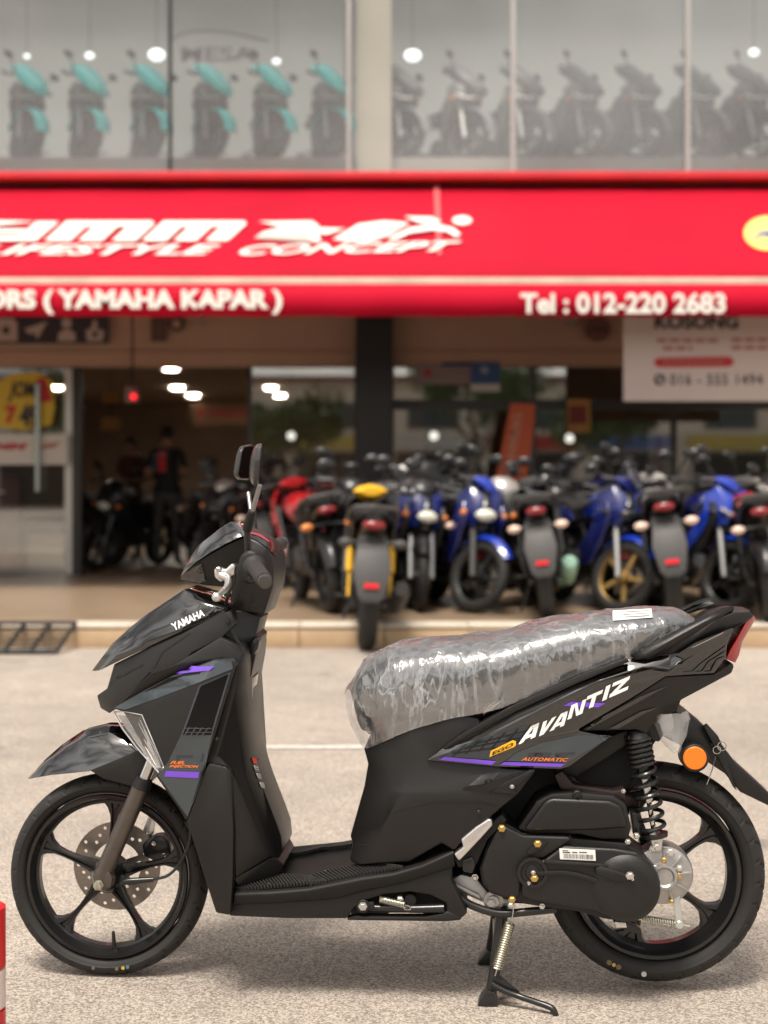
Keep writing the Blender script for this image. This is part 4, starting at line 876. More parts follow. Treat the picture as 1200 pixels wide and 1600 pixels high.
rg = t.nodes.new('ShaderNodeMapRange'); rg.inputs['From Min'].default_value = .3; rg.inputs['From Max'].default_value = .7; rg.inputs['To Min'].default_value = .80; rg.inputs['To Max'].default_value = 1.14; t.links.new(big.outputs['Fac'], rg.inputs['Value'])
rg2 = t.nodes.new('ShaderNodeMapRange'); rg2.inputs['From Min'].default_value = .3; rg2.inputs['From Max'].default_value = .7; rg2.inputs['To Min'].default_value = .90; rg2.inputs['To Max'].default_value = 1.08; t.links.new(mid.outputs['Fac'], rg2.inputs['Value'])
mu0 = t.nodes.new('ShaderNodeMath'); mu0.operation = 'MULTIPLY'; t.links.new(rg.outputs[0], mu0.inputs[0]); t.links.new(rg2.outputs[0], mu0.inputs[1])
# oil drips and old stains
dn = nz(2.2, 3, .6); dv = t.nodes.new('ShaderNodeTexVoronoi'); dv.inputs['Scale'].default_value = 1.9; dv.inputs['Randomness'].default_value = 1
dm = t.nodes.new('ShaderNodeVectorMath'); dm.operation = 'MULTIPLY_ADD'; dm.inputs[1].default_value = (.25, .25, .25); t.links.new(dn.outputs['Color'], dm.inputs[0]); t.links.new(tc.outputs['Object'], dm.inputs[2]); t.links.new(dm.outputs[0], dv.inputs['Vector'])
dr = t.nodes.new('ShaderNodeMapRange'); dr.inputs['From Min'].default_value = .05; dr.inputs['From Max'].default_value = .17; dr.inputs['To Min'].default_value = .62; dr.inputs['To Max'].default_value = 1; t.links.new(dv.outputs['Distance'], dr.inputs['Value'])
mu = t.nodes.new('ShaderNodeMath'); mu.operation = 'MULTIPLY'; t.links.new(mu0.outputs[0], mu.inputs[0]); t.links.new(dr.outputs[0], mu.inputs[1])
sc_ = t.nodes.new('ShaderNodeVectorMath'); sc_.operation = 'SCALE'; t.links.new(cr.outputs[0], sc_.inputs[0]); t.links.new(mu.outputs[0], sc_.inputs['Scale']); t.links.new(sc_.outputs[0], b.inputs['Base Color'])
bn = t.nodes.new('ShaderNodeBump'); bn.inputs['Strength'].default_value = .7; bn.inputs['Distance'].default_value = .004; t.links.new(mx.outputs[0], bn.inputs['Height']); t.links.new(bn.outputs[0], b.inputs['Normal'])
road = put('road', raw([(-300, -300, 0), (300, -300, 0), (300, 300, 0), (-300, 300, 0)], [(0, 1, 2, 3)], 'road'), gm, smooth=0, kind='structure')
line = put('parking_line', raw([P(x, 0, 5) * 0 + Vector(((x - 600) / F * 5.96, 2.72 + dy, .004)) for x, dy in ((330, 0), (1010, 0), (1010, .075), (330, .075))], [(0, 1, 2, 3)], 'line'), mat('worn_white_paint', (.52, .49, .45), .8, noise_amt=.25, nscale=30), smooth=0, kind='structure')
# ------------------------------------------------------------------ kerb and shop floor
KD = 9.65 - CAM_D; FZ = .155
kerbm = mat('kerb_concrete', (.44, .31, .19), .8, noise_amt=.14, nscale=5, bump=.4, bscale=60)
kerb_edge = mat('kerb_nosing', (.56, .49, .40), .75, noise_amt=.12, nscale=9)
tilem = mat('tan_floor_tile', (.25, .18, .12), .38, noise_amt=.12, nscale=2.5)
kerb = put('kerb', raw([(-9, KD + .02, 0), (9, KD + .02, 0), (9, KD + .3, 0), (-9, KD + .3, 0), (-9, KD + .02, FZ - .012), (9, KD + .02, FZ - .012), (9, KD + .3, FZ - .012), (-9, KD + .3, FZ - .012)],
     [(0, 1, 5, 4), (4, 5, 6, 7), (1, 2, 6, 5), (2, 3, 7, 6), (3, 0, 4, 7)], 'kerb'), kerbm, smooth=0, kind='structure')
bm = bmesh.new(); bm_box(bm, (0, 0, 0), (.592, .05, FZ - .03)); kme = finish(bm, 'kerb_tile', bevel=.004)
bm = bmesh.new(); bm_box(bm, (0, 0, 0), (.594, .30, .022)); nme = finish(bm, 'nosing', bevel=.005)
for i in range(30):
    x = -8.7 + .6 * i
    o = put('kerb_tile', kme, kerbm if i == 0 else None, kerb); o.location = (x, KD + .006 + .004 * random.random(), (FZ - .03) / 2)
    o = put('nosing_tile', nme, kerb_edge if i == 0 else None, kerb); o.location = (x, KD + .135, FZ - .005)
shop_floor = put('shop_floor', raw([(-12, KD + .28, FZ), (12, KD + .28, FZ), (12, 30, FZ), (-12, 30, FZ)], [(0, 1, 2, 3)], 'floor'), tilem, smooth=0, kind='structure')
# ------------------------------------------------------------------ shop building
FD = 15.0; FY = FD - CAM_D
SB = thing('shop_building', 'two storey motorcycle showroom with glazed upper floor and dark open ground floor', 'building', (0, FY, 0))
def bpart(name, x0, x1, y0, y1, z0, z1, m, bevel=0, **kw):
    o = box(name, ((x0 + x1) / 2, (y0 + y1) / 2 - FY, (z0 + z1) / 2), (x1 - x0, y1 - y0, z1 - z0), m, SB, bevel=bevel, smooth=0, **kw); return o
def X(px, d=FD): return (px - 600) / F * d
def Z(py, d=FD): return CAM_H - (py - HOR) / F * d
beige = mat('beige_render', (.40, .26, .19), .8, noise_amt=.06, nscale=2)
cream = mat('cream_paint', (.38, .37, .30), .7, noise_amt=.05, nscale=2)
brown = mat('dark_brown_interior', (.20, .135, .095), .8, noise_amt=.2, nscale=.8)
greyw = mat('grey_interior_wall', (.25, .265, .262), .8, noise_amt=.08, nscale=.6)
pillarm = mat('dark_tile_pillar', (.011, .009, .009), .45, noise_amt=.15, nscale=4)
framem = mat('dark_bronze_frame', (.03, .027, .025), .4, metal=.4)
alframe = mat('aluminium_frame', (.42, .41, .39), .4, metal=.5)
def glass_mat(name, tint, refl, haze=0, rough=.02):
    m = bpy.data.materials.new(name); m.use_nodes = True; t = m.node_tree; t.nodes.remove(t.nodes['Principled BSDF']); out = t.nodes['Material Output']
    tr = t.nodes.new('ShaderNodeBsdfTransparent'); tr.inputs[0].default_value = (*tint, 1)
    g = t.nodes.new('ShaderNodeBsdfGlossy'); g.inputs['Roughness'].default_value = rough; g.inputs['Color'].default_value = (.95, .97, .97, 1)
    mx = t.nodes.new('ShaderNodeMixShader'); lw = t.nodes.new('ShaderNodeLayerWeight'); lw.inputs['Blend'].default_value = .35
    mr = t.nodes.new('ShaderNodeMapRange'); mr.inputs['To Min'].default_value = refl; mr.inputs['To Max'].default_value = 1
    t.links.new(lw.outputs['Fresnel'], mr.inputs['Value']); t.links.new(mr.outputs[0], mx.inputs[0]); t.links.new(tr.outputs[0], mx.inputs[1]); t.links.new(g.outputs[0], mx.inputs[2])
    last = mx
    if haze:
        d = t.nodes.new('ShaderNodeBsdfDiffuse'); d.inputs[0].default_value = (.72, .71, .67, 1); m2 = t.nodes.new('ShaderNodeMixShader'); 
        tc = t.nodes.new('ShaderNodeTexCoord'); n = t.nodes.new('ShaderNodeTexNoise'); n.inputs['Scale'].default_value = 1.2; n.inputs['Detail'].default_value = 5; t.links.new(tc.outputs['Object'], n.inputs['Vector'])
        r = t.nodes.new('ShaderNodeMapRange'); r.inputs['To Min'].default_value = haze * .5; r.inputs['To Max'].default_value = haze * 1.5; t.links.new(n.outputs['Fac'], r.inputs['Value']); t.links.new(r.outputs[0], m2.inputs[0])
        t.links.new(mx.outputs[0], m2.inputs[1]); t.links.new(d.outputs[0], m2.inputs[2]); last = m2
    t.links.new(last.outputs[0], out.inputs[0]); return m
g_up = glass_mat('veiled_upper_glass', (.96, .97, .96), .07, haze=.08)  # pale diffuse haze paints a milky sky veil over the upper panes
g_dn = glass_mat('shop_window_glass', (.86, .87, .84), .26)
WX = 11.0
# ground floor shell
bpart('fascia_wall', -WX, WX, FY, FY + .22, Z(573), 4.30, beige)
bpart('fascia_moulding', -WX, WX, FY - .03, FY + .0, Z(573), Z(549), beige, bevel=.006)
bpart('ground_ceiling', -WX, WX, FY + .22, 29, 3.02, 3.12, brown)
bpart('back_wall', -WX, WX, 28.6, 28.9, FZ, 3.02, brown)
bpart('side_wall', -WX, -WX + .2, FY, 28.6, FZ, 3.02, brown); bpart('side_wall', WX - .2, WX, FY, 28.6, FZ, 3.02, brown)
bpart('pillar', X(555, 14.7), X(614, 14.7), 14.7 - CAM_D, FY + .21, FZ, 4.2, pillarm, bevel=.01)
# windows: left door, doorway, fixed lights
def pane(x0, x1, z0, z1, y, m, name='window_pane'): return put(name, raw([(x0, y - FY, z0), (x1, y - FY, z0), (x1, y - FY, z1), (x0, y - FY, z1)], [(0, 1, 2, 3)], name), m, SB, smooth=0)
zt = Z(573)
pane(X(-160), X(112), FZ + .02, zt, FY + .06, g_dn, 'door_pane'); bpart('door_frame', X(112), X(126), FY + .02, FY + .10, FZ, zt, framem)
bpart('door_patch', X(100), X(113), FY + .03, FY + .09, FZ + .02, zt - .02, alframe)
pane(X(392), X(553), FZ + .02, zt, FY + .06, g_dn); bpart('window_frame', X(386), X(393), FY + .02, FY + .10, FZ, zt, framem)
for a, b_ in ((-950, -568), (-560, -168)): pane(X(a), X(b_), FZ + .02, zt, FY + .06, g_dn)
for a in (-568, -168): bpart('window_frame', X(a), X(a + 8), FY + .02, FY + .10, FZ, zt, framem)
for a, b_ in ((616, 830), (838, 1050), (1058, 1290), (1298, 1720), (1728, 2150)): pane(X(a), X(b_), FZ + .5, zt, FY + .06, g_dn)
for a in (830, 1050, 1290, 1720): bpart('window_frame', X(a), X(a + 8), FY + .02, FY + .10, FZ + .5, zt, framem)
bpart('window_ledge', X(616), X(2150), FY + .0, FY + .16, FZ, FZ + .5, mat('maroon_ledge', (.06, .018, .016), .5))
bpart('transom_bar', X(616), X(2150), FY + .03, FY + .09, Z(640), Z(624), framem)
bpart('inner_partition', X(660, 19), X(1800, 19), 19 - CAM_D, 19.1 - CAM_D, FZ, 3.02, mat('olive_partition', (.13, .12, .085), .8, noise_amt=.3, nscale=1.4))
# upper floor
UZ = Z(272)
bpart('upper_sill', -WX, WX, FY - .02, FY + .10, 4.30, Z(270), mat('sill_grey', (.33, .31, .28), .7, noise_amt=.1, nscale=3))
bpart('display_platform', -WX, WX, FY + .28, FY + 3.4, 4.5, Z(246, 15.28), mat('platform_grey', (.30, .28, .25), .7))
bpart('upper_back_wall', -WX, WX, FY + 3.4, FY + 3.6, 4.5, 8.2, greyw); bpart('roof_gap_beam', -WX, WX, FY + 2.9, FY + 3.0, 8.2, 8.4, alframe)  # unseen beam at the edge of a roof gap added to daylight the bikes
bpart('upper_side_wall', -WX, -WX + .2, FY, FY + 3.4, 4.5, 8.2, greyw); bpart('upper_side_wall', WX - .2, WX, FY, FY + 3.4, 4.5, 8.2, greyw)
bpart('front_beam', -WX, WX, FY, FY + .2, 8.2, 8.4, cream)
bpart('roof_slab', -WX, WX, FY + 3.0, 29, 8.2, 8.4, greyw)  # unseen slab set back so sky and sun reach the display
bpart('cream_column', X(556), X(612), FY + .16, FY + .5, Z(270), 8.2, cream, bevel=.01)
cols = [-950, -545, -140, 265, 545, 802, 1075, 1350, 1760, 2150]
for a, b_ in zip(cols, cols[1:]): pane(X(a), X(b_), Z(272), 8.2, FY + .04, g_up)
for a, m_, w_ in ((-545, framem, .03), (-140, framem, .03), (1350, alframe, .05), (1760, alframe, .05), (265, framem, .03), (545, alframe, .045), (802, alframe, .05), (1075, alframe, .05)): bpart('mullion', X(a) - w_ / 2, X(a) + w_ / 2, FY + .0, FY + .08, Z(272), 8.2, m_)
bpart('inner_post', X(538, 15.6), X(553, 15.6), 15.6 - CAM_D, 15.7 - CAM_D, Z(246), 8.0, greyw)
# faint ghost lettering stuck inside the upper pane
V, Fc = text2d('MESA', .02); put('window_lettering', raw([(X(282) + u * (X(398) - X(282)), .055, Z(94) + v * (Z(70) - Z(94))) for u, v in V], Fc, 'mesa'), mat('faded_red_vinyl', (.225, .185, .18), .8), SB, smooth=0)
tube('window_swoosh', [(X(262 + 158 * k / 10), .055, Z(62 - 17 * math.sin(math.pi * (k / 10) ** .7))) for k in range(11)], .012, mat('grey_vinyl', (.17, .175, .175), .8), SB, n=6)
# ------------------------------------------------------------------ awning
redfab = mat('red_awning_fabric', (.40, .004, .022), .7, spec=.12, noise_amt=.08, nscale=1.2, bump=.2, bscale=25)
redfab2 = mat('red_valance_fabric', (.46, .004, .024), .7, spec=.12, noise_amt=.05, nscale=2, bump=.2, bscale=18)
vinyl = mat('white_vinyl', (.80, .76, .70), .5)
AW = thing('shop_awning', 'long red fabric awning with white lettering and a telephone number on its valance', 'awning', (0, FY - 1.3, 0))
FRD = 12.4; fy = FRD - CAM_D; zf = Z(436, FRD); by = FY - .03; zb = Z(288, by + CAM_D)
def aw(v): return Vector(v) - Vector((0, FY - 1.3, 0))
nx, ny = 60, 6; V = []; Fc = []
for j in range(ny + 1):
    for i in range(nx + 1):
        u = i / nx; v = j / ny; x = -9 + 18 * u; V.append(aw((x, by + (fy - by) * v, zb + (zf - zb) * v - .012 * math.sin(math.pi * v) * (1 + math.sin(x * 4.7)) )))
for j in range(ny):
    for i in range(nx): a = j * (nx + 1) + i; Fc.append((a, a + 1, a + nx + 2, a + nx + 1))
can = put('canopy', raw(V, Fc, 'canopy'), redfab, AW); m_ = can.modifiers.new('thickness', 'SOLIDIFY'); m_.thickness = .008; m_.offset = -1
V = []; Fc = []; zv0 = Z(447, FRD); zv1 = Z(495, FRD)
for i in range(nx * 2 + 1):
    x = -9 + 18 * i / (nx * 2); wv = .010 * math.sin(x * 5.1) + .006 * math.sin(x * 11 + 1)
    V += [aw((x, fy - .034, zv0 + .012)), aw((x, fy - .034 + wv * .5, (zv0 + zv1) / 2)), aw((x, fy - .034 + wv, zv1 + .004 * math.sin(x * 7)))]
for i in range(nx * 2):
    for k in range(2): Fc.append((i * 3 + k, i * 3 + 3 + k, i * 3 + 4 + k, i * 3 + 1 + k))
val = put('valance', raw(V, Fc, 'valance'), redfab2, AW); m_ = val.modifiers.new('thickness', 'SOLIDIFY'); m_.thickness = .004
bm = bmesh.new(); bm_box(bm, aw((0, fy - .01, (Z(433, FRD) + Z(446, FRD)) / 2)), (18, .03, Z(434, FRD) - Z(445, FRD))); put('front_bar', finish(bm, 'bar', bevel=.004), mat('cream_bar', (.62, .50, .40), .5, noise_amt=.15, nscale=3), AW)
bm = bmesh.new(); bm_box(bm, aw((0, FY - .16, (Z(271, 14.85) + Z(284, 14.85)) / 2)), (18, .26, Z(271, 14.85) - Z(284, 14.85))); put('cassette', finish(bm, 'cassette', bevel=.02), mat('red_cassette', (.55, .02, .03), .4, noise_amt=.1, nscale=2), AW)
for x in (-6, -2, 2, 6):
    tube('support_arm', [aw((x, FY - .1, 2.9)), aw((x + .2, FY - 1.3, 3.05)), aw((x, fy + .03, zf - .05))], .025, alframe, AW, n=10)
# things printed on the sloping fabric: pixel -> canopy plane
cn = Vector((0, -(zb - zf), by - fy)).normalized()
if cn.z < 0: cn = -cn
def can_pt(px, py, off=.014):
    o = Vector((0, -CAM_D, CAM_H)); d = Vector(((px - 600) / F, 1, -(py - HOR) / F)); p0 = Vector((0, fy, zf)); t_ = (p0 - o).dot(cn) / d.dot(cn); return aw(o + d * t_ + cn * off)
def can_poly(name, polys, m=vinyl, off=.014):
    bm = bmesh.new()
    for poly in polys:
        vs_ = [bm.verts.new(can_pt(x, y, off)) for x, y in poly]; bm.faces.new(vs_)
    bmesh.ops.triangulate(bm, faces=bm.faces); return put(name, finish(bm, name), m, AW, smooth=0)
def can_text(name, s, quad, m=vinyl, off=.014, bold=.03, shear=0, space=1):
    V, Fc = text2d(s, bold, shear, space); bl, br, tr, tl = [Vector((*q, 0)) for q in quad]; pts = []
    for u, v in V:
        p = (bl * (1 - u) + br * u) * (1 - v) + (tl * (1 - u) + tr * u) * v; pts.append(can_pt(p.x, p.y, off))
    return put(name, raw(pts, Fc, name), m, AW, smooth=0)
# big slanted letters of the shop name (only the end of the word is in view)
def em(x0, x1, yb, yt, sl):   # an 'm' of three slanted legs under one bar
    w_ = x1 - x0; k = (yb - yt)
    def q(u, v): return (x0 + w_ * u + sl * v, yb - k * v)
    return [[q(0, 0), q(.28, 0), q(.28, .72), q(.28, 1), q(0, 1)], [q(.28, .72), q(.37, .72), q(.37, 1), q(.28, 1)], [q(.37, 0), q(.63, 0), q(.63, .72), q(.63, 1), q(.37, 1)], [q(.63, .72), q(.74, .72), q(.74, 1), q(.63, 1)], [q(.74, 0), q(1, 0), q(1, .86), q(.94, 1), q(.74, 1)]]
can_poly('shop_letter', em(70, 212, 378, 347, 34)); can_poly('shop_letter', em(222, 356, 378, 347, 34))
can_poly('shop_letter', [[(-60, 378), (56, 378), (66, 370), (-52, 370)], [(30, 370), (66, 370), (92, 348), (58, 348)], [(-30, 356), (58, 348), (-20, 346)], [(-50, 366), (40, 366), (48, 360), (-46, 360)]])
can_text('shop_lettering', 'LIFESTYLE', [(-42, 400), (338, 400), (346, 384), (-30, 384)], bold=.03, shear=.35, space=1.05)
can_text('shop_lettering', 'CONCEPT', [(370, 401), (710, 394), (722, 378), (382, 385)], bold=.03, shear=.35, space=1.08)
can_poly('racing_emblem', [[(404, 348), (488, 347), (500, 356), (470, 361), (430, 354)], [(398, 374), (420, 365), (452, 361), (480, 366), (490, 380), (502, 379), (496, 366), (476, 356), (440, 357), (412, 364)], [(470, 357), (540, 359), (510, 368), (488, 366)]])
can_poly('racing_emblem', [[(520, 376), (560, 352), (600, 347), (640, 350), (600, 372), (570, 381)], [(604, 374), (640, 358), (680, 352), (708, 358), (720, 368), (712, 372), (700, 364), (676, 361), (640, 366), (618, 376)], [(632, 340), (676, 341), (690, 349), (660, 351), (646, 346)]])
can_poly('racing_emblem', [[(722 + 15 * math.cos(a * math.pi / 9), 346 + 7 * math.sin(a * math.pi / 9)) for a in range(18)]])
can_poly('seam_mark', [[(678, 292), (686, 292), (690, 400), (683, 400)]], mat('faded_patch', (.62, .10, .11), .7), off=.013)
can_poly('round_badge', [[(1200 + 38 * math.cos(a * math.pi / 16), 366 + 27 * math.sin(a * math.pi / 16)) for a in range(32)]], mat('badge_yellow', (.85, .62, .16), .5), off=.013)
can_text('badge_lettering', 'JB', [(1174, 376), (1212, 376), (1212, 362), (1174, 362)], mat('badge_blue', (.03, .10, .30), .5), off=.02, bold=.03, shear=.3)
def val_text(name, s, x0, x1, y0, y1, m=vinyl, bold=.05):
    V, Fc = text2d(s, bold, 0, 1.0); pts = [aw(P(x0 + (x1 - x0) * u, y0 + (y1 - y0) * v, FRD - .065)) for u, v in V]
    return put(name, raw(pts, Fc, name), m, AW, smooth=0)
val_text('valance_lettering', 'MOTORS ( YAMAHA KAPAR )', -120, 441, 491, 452); val_text('telephone_number', 'Tel : 012-220 2683', 813, 1134, 490, 457, bold=.035)
# ------------------------------------------------------------------ signs on and under the fascia
def flat(name, px0, px1, py0, py1, d, m, parent=None, th=.02, **kw):
    o = box(name, ((X(px0, d) + X(px1, d)) / 2, d - CAM_D, (Z(py0, d) + Z(py1, d)) / 2), (X(px1, d) - X(px0, d), th, Z(py0, d) - Z(py1, d)), m, parent, smooth=0, **kw); return o
def flat_text(name, s, px0, px1, pyb, pyt, d, m, parent, bold=.02, shear=0, space=1):
    V, Fc = text2d(s, bold, shear, space); return put(name, raw([P(px0 + (px1 - px0) * u, pyb + (pyt - pyb) * v, d) for u, v in V], Fc, name), m, parent, smooth=0)
def flat_poly(name, pts, d, m, parent): return put(name, extrude_poly([P(x, y, d) for x, y in pts], Vector((0, .006, 0)), name), m, parent, smooth=0)
def circ(cx, cy, rx, ry=None, n=20): return [(cx + rx * math.cos(2 * math.pi * k / n), cy + (ry or rx) * math.sin(2 * math.pi * k / n)) for k in range(n)]
ink = mat('dark_plum_ink', (.028, .022, .030), .6); pale = mat('pale_pink_print', (.42, .33, .29), .6); signred = mat('sign_red', (.42, .008, .015), .5)
sg = flat('icon_sign', -80, 170, 488, 537, 14.9, ink); tag(sg, 'dark sign with four pale pictograms on the wall under the awning', 'sign')
dI = 14.885
flat_poly('pictogram', [(-4, 497), (20, 497), (27, 504), (27, 533), (-4, 533)], dI, pale, sg); flat_poly('pictogram_eye', circ(9, 516, 6), dI - .01, ink, sg)
flat_poly('pictogram', [(38, 514), (74, 502), (58, 530), (54, 520), (46, 522)], dI, pale, sg)
flat_poly('pictogram', circ(104, 505, 8), dI, pale, sg); flat_poly('pictogram', [(90, 533), (92, 520), (100, 515), (110, 515), (117, 521), (118, 533)], dI, pale, sg)
flat_poly('pictogram', [(136, 533), (134, 516), (142, 514), (146, 500), (152, 502), (151, 514), (163, 517), (160, 533)], dI, pale, sg); flat_poly('pictogram_eye', circ(148, 522, 4.5), dI - .01, ink, sg)
sg = flat('emblem_sign', 236, 260, 488, 534, 14.93, mat('brown_print', (.085, .045, .035), .6)); tag(sg, 'small brown emblem plate beside the doorway lintel', 'sign')
flat_poly('emblem_ring', circ(276, 506, 13), 14.94, mat('brown_print'), sg); flat_poly('emblem_centre', circ(276, 506, 6), 14.92, beige, sg)
sg = put('round_emblem', extrude_poly([P(x, y, 14.93) for x, y in circ(934, 514, 21, 20, 28)], Vector((0, .02, 0)), 'e'), mat('brown_print2', (.16, .075, .06), .6), smooth=0); tag(sg, 'round brown emblem fixed to the beige wall left of the banner', 'sign')
flat_text('emblem_lettering', 'KAPAR', 921, 948, 519, 510, 14.92, mat('brown_print'), sg)
# banner
bd_ = 13.0; ban = mat('pink_banner', (.52, .42, .385), .6, noise_amt=.03, nscale=2)
bnr = flat('hanging_banner', 974, 1290, 480, 627, bd_, ban); tag(bnr, 'pale banner hanging under the awning with a red pill and telephone number', 'banner')
bt = bd_ - .015
flat_text('banner_heading', 'KOSONG', 1023, 1154, 514, 492, bt, ink, bnr, bold=.04)
smallred = mat('faint_red_print', (.34, .13, .09), .6)
for a, b_, y in ((1026, 1122, 532), (1036, 1082, 544), (1143, 1240, 531), (1143, 1230, 543)):
    k = a
    while k < b_: flat_poly('print_word', [(k, y - 3), (min(k + 16, b_), y - 3), (min(k + 16, b_), y + 3), (k, y + 3)], bt, smallred, bnr); k += 20
flat_poly('red_pill', [(1030, 559), (1138, 557), (1145, 560), (1147, 565), (1144, 571), (1138, 573), (1030, 574), (1024, 571), (1022, 566), (1024, 561)], bt, signred, bnr)
for k in range(8): flat_poly('pill_print', [(1036 + 12 * k, 564), (1046 + 12 * k, 564), (1046 + 12 * k, 568), (1036 + 12 * k, 568)], bt - .008, smallred, bnr)
flat_poly('phone_icon', circ(1031, 593, 9), bt, ink, bnr); flat_poly('phone_icon_handset', [(1026, 590), (1030, 588), (1036, 597), (1033, 600)], bt - .008, ban, bnr)
flat_text('banner_number', '016 - 555 1494', 1047, 1192, 602, 584, bt, mat('grey_ink', (.08, .07, .07), .6), bnr, bold=.02, space=1.15)
# posters on the glazing
wht = mat('poster_white', (.50, .47, .43), .6)
sg = flat('window_notice', 648, 737, 567, 601, 14.98, mat('notice_mauve', (.24, .18, .17), .6)); tag(sg, 'pale notice with one red dot stuck above the shop window', 'poster'); flat_poly('red_dot', circ(668, 583, 6), 14.965, signred, sg); flat('notice_strip', 690, 738, 566, 572, 14.96, mat('navy_print', (.02, .035, .10), .6), sg, th=.006)
sg = flat('blue_notice', 736, 780, 566, 612, 14.96, mat('notice_blue', (.035, .085, .22), .6)); tag(sg, 'blue notice with white foot stuck above the shop window', 'poster'); flat('notice_foot', 735, 781, 600, 612, 14.945, wht, sg, th=.006); flat_poly('notice_mark', circ(757, 578, 6), 14.945, mat('pale_blue', (.25, .32, .42), .6), sg)
sg = put('yellow_poster', extrude_poly([P(x, y, 14.96) for x, y in ((-30, 640), (-10, 600), (20, 584), (60, 582), (82, 596), (86, 636), (80, 664), (40, 672), (0, 668), (-30, 660))], Vector((0, .006, 0)), 'y'), mat('poster_yellow', (.52, .36, .03), .6), smooth=0); tag(sg, 'yellow cut-out poster with red and black lettering on the glass door', 'poster')
flat_text('poster_lettering', 'JOM', 12, 58, 628, 596, 14.945, ink, sg, bold=.03, shear=.3); flat_text('poster_lettering', '7', 8, 26, 662, 634, 14.945, signred, sg, bold=.06); flat_text('poster_lettering', '49', 30, 62, 668, 632, 14.945, ink, sg, bold=.05); flat_poly('poster_flash', [(58, 592), (70, 590), (82, 626), (58, 630)], 14.945, signred, sg)
sg = flat('white_poster', -40, 106, 678, 726, 14.955, wht); tag(sg, 'white poster with a red word below the yellow poster on the glass door', 'poster'); flat_text('poster_lettering', 'BMM', -30, 44, 703, 692, 14.94, signred, sg, bold=.05, shear=.3); flat_poly('poster_mark', [(54, 702), (70, 694), (96, 690), (84, 700)], 14.94, smallred, sg)
sg = flat('red_cabinet', -60, 34, 742, 894, 16.2, mat('maroon_cabinet', (.10, .012, .014), .4), th=.5); tag(sg, 'maroon cabinet standing behind the glass door', 'cabinet'); flat('cabinet_drawer', -56, 30, 750, 790, 15.93, mat('maroon_front', (.13, .016, .018), .35), sg, th=.03); flat('cabinet_door', -56, 30, 796, 888, 15.93, mat('maroon_front'), sg, th=.03); flat('cabinet_handle', -10, 8, 766, 770, 15.9, chrome, sg, th=.02)
bm = bmesh.new(); sgm = mat('brass_pull', (.35, .40, .37), .3, metal=.6); sg = tube('door_pull', [P(59, 600, 14.9), P(59, 700, 14.9), P(59, 768, 14.9)], .028, sgm, None, n=12); tag(sg, 'long vertical metal pull handle on the glass door', 'handle')
# feather banner, framed poster, roll-up, inner sign
fl = thing('feather_banner', 'tilted orange feather banner standing behind the row of motorcycles', 'banner', P(806, 0, 14.3) * 0 + Vector((X(806, 14.3), 14.3 - CAM_D, FZ)))
off = fl.location
put('flag_cloth', extrude_poly([P(x, y, 14.3) - off for x, y in ((798, 630), (836, 632), (832, 690), (822, 750), (774, 752), (786, 690))], Vector((0, .012, 0)), 'f'), mat('orange_cloth', (.46, .085, .03), .7), fl, smooth=0)
V, Fc = text2d('YAMAHA', .03); put('flag_lettering', raw([P(812 - 22 * u * 0 + 8 * v - 6 - 12 * u, 642 + 84 * u, 14.285) - off + Vector((.05 * (v - .5), 0, 0)) for u, v in V], Fc, 'fl'), mat('pale_orange', (.5, .22, .15), .7), fl, smooth=0)
tube('flag_pole', [Vector((.1, .02, 0)), P(836, 630, 14.32) - off], .012, blackmetal, fl, n=8); box('flag_base', (.08, .02, .02), (.4, .4, .04), blackmetal, fl)
sg = flat('framed_poster', 886, 922, 624, 676, 14.97, mat('frame_amber', (.34, .16, .03), .5)); tag(sg, 'amber framed poster with dark red centre hung in the shop window', 'poster'); flat('poster_centre', 890, 916, 634, 662, 14.955, mat('poster_maroon', (.15, .02, .015), .6), sg, th=.006)
sg = flat('rollup_banner', 1012, 1046, 666, 800, 15.5, wht); tag(sg, 'white roll-up banner with red vertical lettering behind the window', 'banner'); flat('banner_lettering', 1026, 1033, 680, 735, 15.485, signred, sg, th=.006); box('banner_stand', (X(1029, 15.5), 15.5 - CAM_D, (FZ + Z(800, 15.5)) / 2), (.06, .06, Z(800, 15.5) - FZ), alframe, sg)
sg = flat('menu_board', 924, 1000, 626, 664, 15.4, mat('board_dark', (.05, .03, .02), .6)); tag(sg, 'dark board with amber lines hung inside the window', 'sign')
for k in range(4): flat('board_line', 928 + 4 * k, 988 - 6 * k, 631 + 8 * k, 634 + 8 * k, 15.38, mat('amber_line', (.22, .10, .03), .6), sg, th=.006)
sg = flat('inner_sign', 300, 392, 630, 664, 28.0, mat('inner_tan', (.23, .12, .06), .7)); tag(sg, 'tan sign with dark red lettering on the showroom back wall', 'sign'); flat_poly('sign_badge', circ(314, 646, 6.5), 27.97, signred, sg); flat_text('sign_lettering', 'YAMAHA', 324, 388, 652, 640, 27.97, signred, sg, bold=.03)
for k, (a, b_, y0, y1, m_) in enumerate(((160, 186, 612, 630, (.30, .13, .03)), (158, 188, 652, 672, (.26, .12, .03)))):
    sg = flat('hanging_placard', a, b_, y0, y1, 17.2, mat('placard_%d' % k, m_, .6)); tag(sg, ('upper' if k == 0 else 'lower') + ' amber placard hanging inside the doorway near the lantern', 'sign'); tube('placard_cord', [P((a + b_) / 2, y0, 17.2), Vector((X((a + b_) / 2, 17.2), 17.2 - CAM_D, 3.02))], .006, dark, sg, n=6)
